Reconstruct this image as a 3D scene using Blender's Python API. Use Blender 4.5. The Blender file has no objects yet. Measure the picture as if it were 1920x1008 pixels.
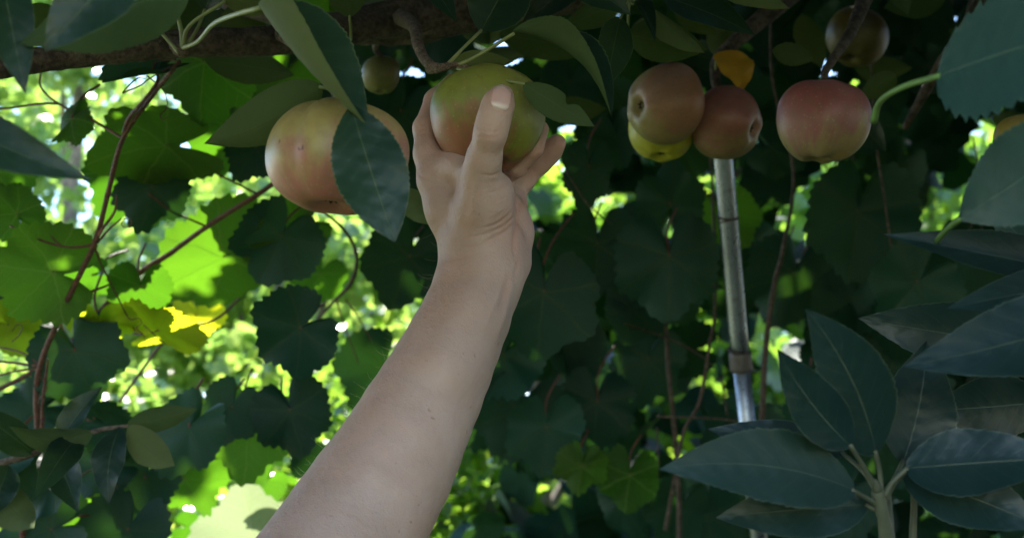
import bpy, math, random
import numpy as np
from mathutils import Vector, Matrix

SC = bpy.context.scene
COL = SC.collection
rnd = random.Random(11)
nrs = np.random.RandomState(5)

# ------------------------------------------------------------------ camera
CAM_H, PITCH, FPX, CX, CY = 1.60, math.radians(12.0), 1449.0, 600.0, 314.65
cam_d = bpy.data.cameras.new('camera')
cam = bpy.data.objects.new('camera', cam_d); COL.objects.link(cam)
cam.location = (0, 0, CAM_H)
cam.rotation_euler = (math.radians(90) + PITCH, 0, 0)
cam_d.sensor_width = 36.0
cam_d.lens = 36.0 * FPX / 1200.0
cam_d.clip_start, cam_d.clip_end = 0.02, 500
cam_d.dof.use_dof = True
cam_d.dof.focus_distance = 0.84
cam_d.dof.aperture_fstop = 8.5
SC.camera = cam

# ------------------------------------------------------------------ sky, sun, exposure
SUN_EL, SUN_AZ = math.radians(52), math.radians(-20)      # azimuth from +Y towards +X
w = bpy.data.worlds.new('World'); SC.world = w; w.use_nodes = True
nt = w.node_tree
sky = nt.nodes.new('ShaderNodeTexSky'); sky.sky_type = 'NISHITA'; sky.sun_disc = False
sky.sun_elevation = SUN_EL; sky.sun_rotation = SUN_AZ
sky.air_density = 1.0; sky.dust_density = 0.0; sky.ozone_density = 1.0
nt.links.new(sky.outputs[0], nt.nodes['Background'].inputs[0])
nt.nodes['Background'].inputs[1].default_value = 0.15
sun_d = bpy.data.lights.new('sun', 'SUN'); sun_d.energy = 5.0; sun_d.angle = math.radians(0.53)
sun_d.color = (1.0, 0.95, 0.86)
sun = bpy.data.objects.new('sun', sun_d); COL.objects.link(sun)
sdir = Vector((math.sin(SUN_AZ) * math.cos(SUN_EL), math.cos(SUN_AZ) * math.cos(SUN_EL), math.sin(SUN_EL)))
sun.rotation_euler = sdir.to_track_quat('Z', 'Y').to_euler()
sun.location = sdir * 30
SC.view_settings.view_transform = 'Standard'; SC.view_settings.look = 'None'
SC.view_settings.gamma = 1.0; SC.view_settings.use_curve_mapping = False
SC.view_settings.exposure = 2.1
SC.render.engine = 'CYCLES'
SC.cycles.use_denoising = True
SC.cycles.max_bounces = 8; SC.cycles.transmission_bounces = 6
SC.cycles.diffuse_bounces = 4; SC.cycles.glossy_bounces = 3
SC.cycles.caustics_reflective = False; SC.cycles.caustics_refractive = False
SC.cycles.sample_clamp_indirect = 6.0

# ------------------------------------------------------------------ helpers
FWD = np.array([0, math.cos(PITCH), math.sin(PITCH)])
UPV = np.array([0, -math.sin(PITCH), math.cos(PITCH)])
RGT = np.array([1.0, 0, 0])
CAMP = np.array([0, 0, CAM_H])
def P(px, py, d):
    """a point of the place at the distance d in front of the lens"""
    return CAMP + d * (FWD + RGT * (px - CX) / FPX + UPV * (CY - py) / FPX)
def R(px, d): return px * d / FPX
def camdir(x, y, z):
    v = RGT * x + FWD * y + UPV * z
    return v / np.linalg.norm(v)
def unit(v):
    v = np.asarray(v, float); return v / max(np.linalg.norm(v), 1e-9)

WM = {}
def link(o, parent=None, M=None):
    M = M if M is not None else Matrix.Identity(4)
    COL.objects.link(o)
    if parent is not None:
        o.parent = parent
        o.matrix_basis = WM[parent.name].inverted() @ M
    else:
        o.matrix_basis = M
    WM[o.name] = M.copy()
    return o
def tag(o, label=None, cat=None, group=None, kind=None):
    if label: o['label'] = label
    if cat: o['category'] = cat
    if group: o['group'] = group
    if kind: o['kind'] = kind
    return o
def thing(name, label, cat, loc, group=None):
    o = bpy.data.objects.new(name, None); o.empty_display_size = 0.05
    link(o, None, Matrix.Translation(Vector(loc)))
    return tag(o, label, cat, group)
def mesh_np(name, V, faces, mat, smooth=True, uv=None, tint=None):
    """faces: list of int arrays, each (n,k)"""
    me = bpy.data.meshes.new(name)
    V = np.asarray(V, np.float32)
    me.vertices.add(len(V)); me.vertices.foreach_set('co', V.ravel())
    faces = [np.asarray(f, np.int32) for f in (faces if isinstance(faces, list) else [faces]) if len(f)]
    loops = np.concatenate([f.ravel() for f in faces])
    tot = np.concatenate([np.full(len(f), f.shape[1], np.int32) for f in faces])
    st = np.concatenate([[0], np.cumsum(tot)[:-1]]).astype(np.int32)
    me.loops.add(len(loops)); me.loops.foreach_set('vertex_index', loops)
    me.polygons.add(len(tot)); me.polygons.foreach_set('loop_start', st)
    me.polygons.foreach_set('use_smooth', np.full(len(tot), smooth, bool))
    me.update(calc_edges=True)
    if uv is not None:
        l = me.uv_layers.new(name='UVMap')
        l.data.foreach_set('uv', np.asarray(uv, np.float32)[loops].ravel())
    if tint is not None:
        a = me.attributes.new('tint', 'FLOAT', 'POINT')
        a.data.foreach_set('value', np.asarray(tint, np.float32))
    if mat: me.materials.append(mat)
    me.validate()
    return me
def obj(name, me, parent=None, M=None):
    return link(bpy.data.objects.new(name, me), parent, M)
def catmull(pts, n=6):
    p = [np.asarray(q, float) for q in pts]
    if len(p) < 3:
        return [p[0] + (p[-1] - p[0]) * t for t in np.linspace(0, 1, n + 1)]
    p = [2 * p[0] - p[1]] + p + [2 * p[-1] - p[-2]]
    out = []
    for i in range(1, len(p) - 2):
        a, b, c, d = p[i - 1], p[i], p[i + 1], p[i + 2]
        for k in range(n):
            t = k / n
            out.append(.5 * (2 * b + (c - a) * t + (2 * a - 5 * b + 4 * c - d) * t * t + (3 * b - a - 3 * c + d) * t ** 3))
    out.append(p[-2]); return out
def tube_np(pts, rad, sides=7, n=5, rough=0.0, seed=0):
    """pts 3D; rad list matching pts or scalar"""
    pts = [np.asarray(q, float) for q in pts]
    rr = np.full(len(pts), rad) if np.isscalar(rad) else np.asarray(rad, float)
    q = [np.append(a, b) for a, b in zip(pts, rr)]
    q = np.array(catmull(q, n)); C = q[:, :3]; rr = q[:, 3]
    T = np.gradient(C, axis=0); T /= np.maximum(np.linalg.norm(T, axis=1), 1e-9)[:, None]
    nv = unit(np.cross(T[0], [0.3, 0.5, 0.81])); N = []
    for t in T:
        nv = nv - t * np.dot(nv, t); nv = unit(nv); N.append(nv)
    N = np.array(N); B = np.cross(T, N)
    a = np.arange(sides) * 2 * math.pi / sides
    rs = np.random.RandomState(seed)
    rm = rr[:, None] * (1 + rough * rs.uniform(-1, 1, (len(C), sides)))
    V = C[:, None, :] + (N[:, None, :] * np.cos(a)[None, :, None] + B[:, None, :] * np.sin(a)[None, :, None]) * rm[:, :, None]
    V = V.reshape(-1, 3); m = len(C)
    i = np.arange(m - 1)[:, None] * sides; j = np.arange(sides)[None, :]; j2 = (j + 1) % sides
    F = np.stack([i + j, i + j2, i + sides + j2, i + sides + j], -1).reshape(-1, 4)
    V = np.vstack([V, C[0] - T[0] * rr[0] * .3, C[-1] + T[-1] * rr[-1] * .5])
    k0, k1 = len(V) - 2, len(V) - 1; jj = np.arange(sides); jj2 = (jj + 1) % sides
    F2 = np.vstack([np.stack([np.full(sides, k0), jj2, jj], -1), np.stack([np.full(sides, k1), (m - 1) * sides + jj, (m - 1) * sides + jj2], -1)])
    return V, [F, F2]
def tube(name, pts, rad, mat, parent=None, sides=7, n=5, rough=0., seed=0):
    V, F = tube_np(pts, rad, sides, n, rough, seed)
    return obj_world(name, V, F, mat, parent)
def obj_world(name, V, F, mat, parent=None, **kw):
    """mesh given in world coordinates, origin at its first vertex's bounding centre"""
    V = np.asarray(V, float); c = (V.min(0) + V.max(0)) / 2
    return obj(name, mesh_np(name, V - c, F, mat, **kw), parent, Matrix.Translation(Vector(c)))
def frame(origin, Y, Z):
    Y = unit(Y); Z = np.asarray(Z, float); Z = unit(Z - Y * np.dot(Z, Y)); X = np.cross(Y, Z)
    M = Matrix.Identity(4)
    for r in range(3):
        M[r][0], M[r][1], M[r][2], M[r][3] = X[r], Y[r], Z[r], origin[r]
    return M

# ------------------------------------------------------------------ materials
class NT:
    def __init__(s, name):
        s.m = bpy.data.materials.new(name); s.m.use_nodes = True
        s.t = s.m.node_tree; s.b = s.t.nodes['Principled BSDF']; s.out = s.t.nodes['Material Output']
    def n(s, ty, **kw):
        x = s.t.nodes.new(ty)
        for k, v in kw.items():
            if k.startswith('i_'): s.put(x.inputs[int(k[2:])] if k[2:].isdigit() else x.inputs[k[2:].replace('_', ' ')], v)
            else: setattr(x, k, v)
        return x
    def put(s, sock, v):
        if isinstance(v, bpy.types.NodeSocket): s.t.links.new(v, sock)
        elif v is not None:
            if isinstance(v, (tuple, list)) and len(v) == 3 and sock.type == 'RGBA': v = (*v, 1)
            sock.default_value = v
    def math(s, op, a, b=None, c=None, clamp=False):
        x = s.n('ShaderNodeMath', operation=op, use_clamp=clamp)
        for i, v in enumerate((a, b, c)):
            if v is not None: s.put(x.inputs[i], v)
        return x.outputs[0]
    def mix(s, f, a, b, mode='MIX'):
        x = s.n('ShaderNodeMix', data_type='RGBA', blend_type=mode)
        s.put(x.inputs[0], f); s.put(x.inputs[6], a); s.put(x.inputs[7], b)
        return x.outputs[2]
    def ramp(s, f, lo, hi):
        x = s.n('ShaderNodeMapRange', interpolation_type='SMOOTHSTEP')
        s.put(x.inputs[0], f); x.inputs[1].default_value = lo; x.inputs[2].default_value = hi
        return x.outputs[0]
    def noise(s, scale, detail=3, vec=None, rough=.55):
        x = s.n('ShaderNodeTexNoise'); x.inputs['Scale'].default_value = scale; x.inputs['Detail'].default_value = detail
        x.inputs['Roughness'].default_value = rough
        if vec is not None: s.put(x.inputs['Vector'], vec)
        return x.outputs[0]
    def obj(s): return s.n('ShaderNodeTexCoord').outputs['Object']
    def bump(s, h, strength, dist):
        x = s.n('ShaderNodeBump'); x.inputs['Strength'].default_value = strength; x.inputs['Distance'].default_value = dist
        s.put(x.inputs['Height'], h); return x.outputs[0]

def leaf_mat(name, top, under, trans, tfac, vein, rough=.38, spec=.5, palmate=False, under_rough=.6, dry=0.0, vein_amt=.6, margin=True):
    s = NT(name)
    uv = s.n('ShaderNodeTexCoord').outputs['UV']
    sep = s.n('ShaderNodeSeparateXYZ'); s.put(sep.inputs[0], uv)
    U, Vv = sep.outputs[0], sep.outputs[1]
    oi = s.n('ShaderNodeObjectInfo').outputs['Random']
    at = s.n('ShaderNodeAttribute', attribute_name='tint').outputs['Fac']
    var = s.math('FRACT', s.math('ADD', oi, at))
    no = s.noise(38, 3, s.obj())
    if palmate:
        x = s.math('ADD', s.math('MULTIPLY_ADD', U, 2, -1), s.math('MULTIPLY_ADD', s.noise(2.6, 2, s.obj()), .16, -.08)); y = s.math('ADD', s.math('MULTIPLY_ADD', Vv, 2, -1), s.math('MULTIPLY_ADD', s.noise(3.1, 2, s.obj()), .14, -.07))
        veins = None
        for a, l in ((90, 1), (38, .9), (142, .9), (-18, .7), (198, .7)):
            ca, sa = math.cos(math.radians(a)), math.sin(math.radians(a))
            cr = s.math('ABSOLUTE', s.math('SUBTRACT', s.math('MULTIPLY', x, sa), s.math('MULTIPLY', y, ca)))
            dt = s.math('ADD', s.math('MULTIPLY', x, ca), s.math('MULTIPLY', y, sa))
            on = s.math('MULTIPLY', s.math('SUBTRACT', 1, s.ramp(cr, .004, .022)), s.math('GREATER_THAN', dt, 0.0))
            # side veins branching off each main vein
            fr = s.math('ABSOLUTE', s.math('SUBTRACT', s.math('FRACT', s.math('MULTIPLY', s.math('SUBTRACT', dt, s.math('MULTIPLY', cr, .8)), 5.5)), .5))
            sv = s.math('MULTIPLY', s.math('SUBTRACT', 1, s.ramp(fr, .015, .07)), s.math('MULTIPLY', s.math('LESS_THAN', cr, s.math('MULTIPLY', dt, .42)), .45))
            on = s.math('MAXIMUM', on, sv)
            veins = on if veins is None else s.math('MAXIMUM', veins, on)
        marg = None
    else:
        sv_ = s.math('ABSOLUTE', s.math('MULTIPLY_ADD', U, 2, -1))
        mid = s.math('SUBTRACT', 1, s.ramp(sv_, .006, .034))
        wob = s.math('MULTIPLY_ADD', s.noise(25, 1, s.obj()), .25, -.12)
        ph = s.math('ADD', s.math('SUBTRACT', s.math('MULTIPLY', Vv, 8.5), s.math('MULTIPLY', sv_, 1.9)), wob)
        fr = s.math('ABSOLUTE', s.math('SUBTRACT', s.math('FRACT', ph), .5))
        side = s.math('MULTIPLY', s.math('SUBTRACT', 1, s.ramp(fr, .02, .10)), .13)
        side = s.math('MULTIPLY', side, s.math('SUBTRACT', 1, s.ramp(sv_, .5, .95)))
        veins = s.math('MAXIMUM', mid, side)
        marg = s.ramp(sv_, .95, 1.0) if margin else None
    veins = s.math('MULTIPLY', veins, vein_amt)
    g = s.math('MULTIPLY_ADD', var, .5, .75)
    def vary(c):
        c2 = s.mix(s.math('MULTIPLY', no, .6), c, tuple(q * .68 for q in c))
        return s.mix(1.0, c2, s.n('ShaderNodeCombineColor', i_0=s.math('MULTIPLY', g, s.math('MULTIPLY_ADD', var, .3, .85)), i_1=g, i_2=g).outputs[0], 'MULTIPLY')
    tc = s.mix(veins, vary(top), vein)
    if marg is not None: tc = s.mix(s.math('MULTIPLY', marg, .7), tc, tuple(min(1, q * 1.15) for q in vein))
    uc = s.mix(s.math('MULTIPLY', veins, .8), vary(under), vein)
    back = s.n('ShaderNodeNewGeometry').outputs['Backfacing']
    col = s.mix(back, tc, uc)
    if dry:
        sp = s.ramp(s.noise(9 if palmate else 55, 3, s.obj()), .66, .72)
        col = s.mix(s.math('MULTIPLY', sp, dry), col, (.05, .025, .01))
    s.put(s.b.inputs['Base Color'], col)
    s.put(s.b.inputs['Roughness'], s.math('MULTIPLY_ADD', back, under_rough - rough, s.math('MULTIPLY_ADD', no, .15, rough - .07)))
    s.put(s.b.inputs['Specular IOR Level'], s.math('MULTIPLY_ADD', back, -.3, spec))
    h = s.math('ADD', s.math('MULTIPLY', veins, -1.0), s.math('MULTIPLY', s.noise(160, 2, s.obj()), .6))
    nb = s.bump(h, .35, .0012); s.put(s.b.inputs['Normal'], nb)
    tr = s.n('ShaderNodeBsdfTranslucent'); s.put(tr.inputs[0], s.mix(s.math('MULTIPLY', veins, .5), vary(trans), tuple(q * .5 for q in trans)))
    ms = s.n('ShaderNodeMixShader'); ms.inputs[0].default_value = tfac
    s.t.links.new(s.b.outputs[0], ms.inputs[1]); s.t.links.new(tr.outputs[0], ms.inputs[2])
    s.t.links.new(ms.outputs[0], s.out.inputs[0])
    return s.m

M_APPLE_LEAF = leaf_mat('apple_leaf', (.007, .028, .019), (.085, .12, .05), (.10, .20, .025), .14, (.10, .135, .065), .38, spec=.32)
M_SHOOT_LEAF = leaf_mat('shoot_leaf', (.012, .037, .036), (.08, .11, .06), (.07, .15, .03), .10, (.085, .12, .085), .38, spec=.42)
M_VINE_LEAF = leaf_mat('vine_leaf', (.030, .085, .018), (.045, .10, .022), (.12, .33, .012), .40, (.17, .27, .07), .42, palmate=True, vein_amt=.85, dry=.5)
M_VINE_DARK = leaf_mat('vine_leaf_shaded', (.012, .058, .042), (.026, .072, .046), (.05, .15, .012), .12, (.035, .07, .03), .48, spec=.24, palmate=True, dry=.4)  # darker copy of the vine leaf, shade put into the colour
M_VINE_YELLOW = leaf_mat('vine_leaf_yellowing', (.22, .28, .02), (.30, .38, .03), (.75, .85, .02), .6, (.45, .5, .12), .45, palmate=True, dry=.5)  # yellow glow of sun through the blade put into the colour
M_PALE_LEAF = leaf_mat('vine_leaf_pale', (.45, .48, .27), (.45, .49, .28), (.50, .54, .26), .4, (.7, .7, .45), .5, palmate=True)
M_TEAL_LEAF = leaf_mat('broad_leaf', (.020, .062, .056), (.06, .11, .08), (.05, .14, .03), .12, (.07, .13, .09), .45, spec=.4)
M_GOLD_LEAF = leaf_mat('gold_leaf', (.60, .30, .015), (.55, .30, .03), (.6, .28, .01), .3, (.5, .28, .05), .5, dry=.4)
M_FAR_LEAF = leaf_mat('far_leaf', (.08, .17, .035), (.13, .23, .06), (.38, .66, .06), .48, (.15, .22, .08), .20, spec=.9, palmate=True, vein_amt=.1)
M_FAR_LEAF2 = leaf_mat('far_leaf_light', (.11, .20, .05), (.17, .26, .10), (.48, .72, .12), .50, (.15, .22, .08), .15, spec=1.0, palmate=True, vein_amt=.1)

M_CROWN_LEAF = leaf_mat('crown_leaf', (.028, .065, .030), (.07, .11, .05), (.05, .12, .015), .12, (.12, .17, .08), .42, palmate=True, vein_amt=.1)

def bark_mat(name, c1, c2, scale=60, rough=.85):
    s = NT(name); o = s.obj()
    mp = s.n('ShaderNodeMapping'); s.put(mp.inputs[0], o); mp.inputs[3].default_value = (1, 1, 1)
    a = s.noise(scale, 5, mp.outputs[0], .65); b = s.noise(scale * 4, 3, o)
    f = s.ramp(s.math('ADD', s.math('MULTIPLY', a, .7), s.math('MULTIPLY', b, .3)), .38, .64)
    col = s.mix(f, c1, c2)
    li = s.ramp(s.noise(scale * .5, 4, o), .6, .68)
    col = s.mix(s.math('MULTIPLY', li, .35), col, tuple(min(1, q * 2.2) for q in c2))
    s.put(s.b.inputs['Base Color'], col); s.b.inputs['Roughness'].default_value = rough
    s.put(s.b.inputs['Normal'], s.bump(s.math('ADD', a, s.math('MULTIPLY', b, .5)), .8, .004))
    return s.m
M_BARK = bark_mat('apple_bark', (.032, .024, .019), (.115, .088, .070), 70)
M_SPUR = bark_mat('spur_bark', (.07, .05, .04), (.22, .17, .13), 220)
M_CANE = bark_mat('vine_cane', (.075, .030, .022), (.19, .075, .05), 160, .6)
M_DRY = bark_mat('dry_cane', (.05, .035, .028), (.14, .10, .08), 160, .8)
M_TRUNK = bark_mat('far_bark', (.10, .08, .065), (.28, .23, .20), 22)
def plain(name, c, rough=.5, metallic=0., var=.25, scale=80, c2=None):
    s = NT(name); no = s.noise(scale, 4, s.obj())
    s.put(s.b.inputs['Base Color'], s.mix(s.ramp(no, .3, .7), c, c2 or tuple(q * (1 - var) for q in c)))
    s.b.inputs['Roughness'].default_value = rough; s.b.inputs['Metallic'].default_value = metallic
    s.put(s.b.inputs['Normal'], s.bump(no, .2, .001))
    return s.m
M_STALK = plain('leaf_stalk', (.24, .29, .12), .5)
M_STALK_GREEN = plain('green_stalk', (.12, .24, .06), .5)
M_STALK_RED = plain('vine_stalk', (.16, .055, .035), .5)
M_STALK_DULL = plain('shoot_stalk', (.10, .115, .075), .55)
M_CALYX = plain('dry_calyx', (.035, .025, .018), .9)

# ------------------------------------------------------------------ ground
def ground():
    n = 60; xs = np.linspace(-60, 60, n); X, Y = np.meshgrid(xs, xs + 30)
    Z = .05 * np.sin(X * .7) * np.cos(Y * .5) - .03
    V = np.stack([X, Y, Z], -1).reshape(-1, 3)
    i = np.arange(n - 1)[:, None] * n + np.arange(n - 1)[None, :]
    F = np.stack([i, i + 1, i + n + 1, i + n], -1).reshape(-1, 4)
    s = NT('orchard_ground'); o = s.obj()
    a = s.noise(.8, 6, o); b = s.noise(14, 5, o)
    c = s.mix(s.ramp(a, .42, .58), (.045, .085, .02), (.14, .11, .06)); c = s.mix(s.math('MULTIPLY', b, .5), c, (.06, .07, .025))
    s.put(s.b.inputs['Base Color'], c); s.b.inputs['Roughness'].default_value = .95
    s.put(s.b.inputs['Normal'], s.bump(b, .8, .03))
    o = obj('ground', mesh_np('ground', V, F, s.m)); tag(o, kind='structure'); o['label'] = 'rough grassy orchard ground'
ground()

# ------------------------------------------------------------------ leaf meshes
def apple_leaf_np(L, W, rows=64, cols=4, fl=.25, fr=.25, arch=.05, bend=0., serr=.05, wav=.05, twist=0., seed=0, notch=None, teeth=26, pa=.70, pb=1.08):
    """blade along +Y, right half +X, upper side +Z; fl / fr: how far each half is folded up (radians)"""
    rs = np.random.RandomState(seed)
    u = np.linspace(0, 1, rows + 1)
    wu = (u ** pa) * ((1 - u) ** pb); wu = W * wu / wu.max()
    s = np.concatenate([-np.linspace(1, 0, cols + 1)[:-1], np.linspace(0, 1, cols + 1)])
    S, U_ = np.meshgrid(s, u)
    tooth = 1 - serr * (1 - np.mod(u * teeth, 1)) * np.minimum(1, 6 * (1 - u) + .3)
    ww = np.repeat(wu[:, None], len(s), 1)
    edge = np.abs(S) > .999
    ww = np.where(edge, ww * tooth[:, None] * (1 + .02 * rs.uniform(-1, 1, ww.shape)), ww)
    if notch:
        side, u0, dep, wd = notch
        ww = np.where(np.sign(S) == side, ww * (1 - dep * np.exp(-((U_ - u0) / wd) ** 2)), ww)
    a = np.abs(S) * ww
    curl = 1 + .5 * np.abs(S)
    phi = np.where(S < 0, fl, fr) * (0.55 + .45 * np.abs(S) * 1.0) * (1 - .25 * U_)
    phi = phi + twist * (U_ - .3) * np.sign(S)
    x = np.sign(S) * a * np.cos(phi); z = a * np.sin(phi)
    p1, p2 = rs.uniform(0, 6.28, 2)
    z = z + wav * W * np.abs(S) ** 1.7 * np.where(S < 0, np.sin(U_ * 15 + p1), np.sin(U_ * 13 + p2)) * np.sin(np.pi * U_)
    # blade puckers between the side veins
    z = z + .026 * W * np.abs(S) * (1 - np.abs(S)) * 4 * np.sin(2 * np.pi * (U_ * 8.5 - np.abs(S) * 1.9))
    x = x + bend * L * 4 * U_ * (1 - U_)
    z = z + arch * L * 4 * U_ * (1 - U_)
    y = U_ * L
    V = np.stack([x, y, z], -1).reshape(-1, 3)
    uv = np.stack([S * .5 + .5, U_], -1).reshape(-1, 2)
    m = len(s); i = np.arange(rows)[:, None] * m + np.arange(m - 1)[None, :]
    F = np.stack([i, i + 1, i + m + 1, i + m], -1).reshape(-1, 4)
    return V, F, uv
def blade(parent, base, tip, hw, mat=None, nrm=(0, -1, 0), under=False, stalk=None, stalk_r=.0011, stalk_mat=None, label=None, name='leaf', **kw):
    """base, tip: (px, py, depth); hw half width px; nrm: where the visible face looks, camera axes (right, away, up)"""
    A, B = P(*base), P(*tip); d = (base[2] + tip[2]) / 2
    L = np.linalg.norm(B - A); W = R(hw, d)
    n = camdir(*nrm)
    if under: n = -n
    V, F, uv = apple_leaf_np(L, W, **kw)
    M = frame(A, B - A, n)
    o = obj(name, mesh_np('apple_leaf', V, F, mat or M_APPLE_LEAF, uv=uv), parent, M)
    if label: o['label'] = label
    if stalk:
        pts = [P(*q) for q in stalk] + [A + (B - A) * .02]
        V, F = tube_np(pts, [stalk_r * 1.25] + [stalk_r] * (len(pts) - 1), 7, 5)
        Mi = np.array(M.inverted()); V = V @ Mi[:3, :3].T + Mi[:3, 3]
        obj('leaf_stalk', mesh_np('leaf_stalk', V, F, stalk_mat or M_STALK), o, M)
    return o

def vine_leaf_np(seed=0, rings=7, ang=88, serr=.07, lobes=.16, cup=.12, wav=.07, fold=0., sinus=.75):
    """unit leaf: stalk joint at origin, tip towards +Y, upper side +Z, radius about 1"""
    rs = np.random.RandomState(seed)
    th = np.linspace(-math.pi, math.pi, ang + 1)[:-1] + math.pi / 2 + 2 * math.pi / ang * .5   # starts at sinus (-Y)
    d = np.angle(np.exp(1j * (th - math.pi / 2)))          # 0 at tip, +-pi at the stalk sinus
    r = .80 + .20 * np.exp(-(d / .35) ** 2)
    for c, a_, w_ in ((.95, .10, .3), (-.95, .10, .3), (1.9, .02, .35), (-1.9, .02, .35)):
        r += a_ * (1 + .4 * rs.uniform(-1, 1)) * np.exp(-((d - c) / w_) ** 2)
    for c in (.52, -.52, 1.45, -1.45):
        r -= lobes * .5 * (1 + .5 * rs.uniform(-1, 1)) * np.exp(-((d - c) / .16) ** 2)
    r *= 1 - sinus * np.exp(-((np.abs(d) - math.pi) / .22) ** 2)
    r *= 1 - .10 * (np.abs(d) / math.pi) ** 2
    r *= 1 + .04 * np.sin(2 * d + rs.uniform(0, 6)) + .03 * np.sin(3 * d + rs.uniform(0, 6))
    tooth = np.mod(np.arange(ang), 3); te = np.array([1, .45, 0])[tooth] * serr * rs.uniform(.6, 1.3, ang)
    ts = np.linspace(0, 1, rings + 1)[1:] ** .85
    V = [np.zeros((1, 3))]; 
    for t in ts:
        rr = r * t * (1 - (te if t > .999 else 0))
        x, y = rr * np.cos(th), rr * np.sin(th)
        ridge = np.cos(5 * d) * .009 * t + .012 * np.sin(7 * d + seed) * t * t
        z = -cup * t * t + ridge + wav * t * t * (np.sin(3 * d + seed) * .6 + np.sin(5 * d + 2 * seed) * .5) - .10 * np.maximum(0, y) ** 2
        z = z + fold * np.abs(x) * (.4 + .6 * t)
        V.append(np.stack([x, y, z], -1))
    V = np.vstack(V); F3 = []; j = np.arange(ang); j2 = (j + 1) % ang
    F3 = np.stack([np.zeros(ang, int), 1 + j, 1 + j2], -1)
    F4 = np.vstack([np.stack([1 + k * ang + j, 1 + (k + 1) * ang + j, 1 + (k + 1) * ang + j2, 1 + k * ang + j2], -1) for k in range(rings - 1)])
    uv = V[:, :2] * .5 + .5
    return V, [F3, F4], uv
VINE_V = {}
def vine_mesh(variant, mat, hi=True):
    k = (variant, mat.name, hi)
    if k not in VINE_V:
        rs = np.random.RandomState(100 + variant)
        V, F, uv = vine_leaf_np(100 + variant, 7 if hi else 3, 90 if hi else 36, cup=rs.uniform(-.15, .30), wav=rs.uniform(.05, .18), fold=rs.uniform(-.1, .45), lobes=rs.uniform(.02, .14), serr=rs.uniform(.05, .09))
        VINE_V[k] = mesh_np('vine_leaf', V, F, mat, uv=uv)
    return VINE_V[k]
def vleaf(parent, px, py, d, rpx, ang, tilt=(0, 0), under=False, mat=None, variant=0, stalk=None, asp=1.0, label=None, hi=True, stalk_mat=None, holes=False):
    """joint at (px,py,d), tip towards ang degrees in view (0 right, 90 up), tilt leans the visible face (right, up)"""
    o3 = P(px, py, d); r = R(rpx, d)
    n = camdir(tilt[0], -1, tilt[1])
    a = math.radians(ang); Y = camdir(math.cos(a), 0, math.sin(a)); Y = Y - n * np.dot(Y, n)
    if under: n = -n
    M = frame(o3, Y, n) @ Matrix.Diagonal((r * asp, r, r, 1))
    o = obj('leaf', vine_mesh(variant, mat or M_VINE_LEAF, hi), parent, M)
    if label: o['label'] = label
    if stalk:
        pts = [P(*q) for q in stalk] + [o3]
        V, F = tube_np(pts, .0013, 6, 5)
        Mi = np.array(M.inverted()); V = V @ Mi[:3, :3].T + Mi[:3, 3]
        obj('leaf_stalk', mesh_np('leaf_stalk', V, F, stalk_mat or M_STALK_RED), o, M)
    return o
def leaf_cloud(C, N, Yd, S, mat, tint, name, low=True, aspect=1.0):
    """one mesh of many small lobed leaves: C centres, N normals, Yd tip directions, S radii"""
    if low:
        d = np.linspace(-math.pi, math.pi, 12)[:-1]
        r = np.array([.35, .78, .82, .70, .86, 1.0, .86, .70, .82, .78, .6])
        T = np.vstack([[0, 0, 0], np.stack([r * np.sin(d) * aspect, r * np.cos(d), -.18 * r ** 2 + .12 * np.abs(np.sin(d))], -1)])
        F = np.array([[0, 1 + (j + 1) % 11, 1 + j] for j in range(11)])
    n = len(C)
    N = N / np.linalg.norm(N, axis=1)[:, None]
    Yd = Yd - N * (N * Yd).sum(1)[:, None]; Yd /= np.maximum(np.linalg.norm(Yd, axis=1), 1e-6)[:, None]
    X = np.cross(Yd, N)
    V = C[:, None] + S[:, None, None] * (T[None, :, 0, None] * X[:, None] + T[None, :, 1, None] * Yd[:, None] + T[None, :, 2, None] * N[:, None])
    FF = (F[None] + (np.arange(n) * len(T))[:, None, None]).reshape(-1, 3)
    uv = np.tile(T[:, :2] * .5 + .5, (n, 1))
    return mesh_np(name, V.reshape(-1, 3), FF, mat, uv=uv, tint=np.repeat(tint, len(T)))
def rand_cloud(C, mat, name, smin, smax, up=.5, aspect=1.0, seed=0):
    rs = np.random.RandomState(seed); n = len(C)
    N = rs.normal(size=(n, 3)) * .6 + np.array([0, -.3, up]); Y = rs.normal(size=(n, 3)) + np.array([0, 0, -.6])
    return leaf_cloud(C, N, Y, rs.uniform(smin, smax, n), mat, rs.uniform(0, 1, n), name, aspect=aspect)
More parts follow.
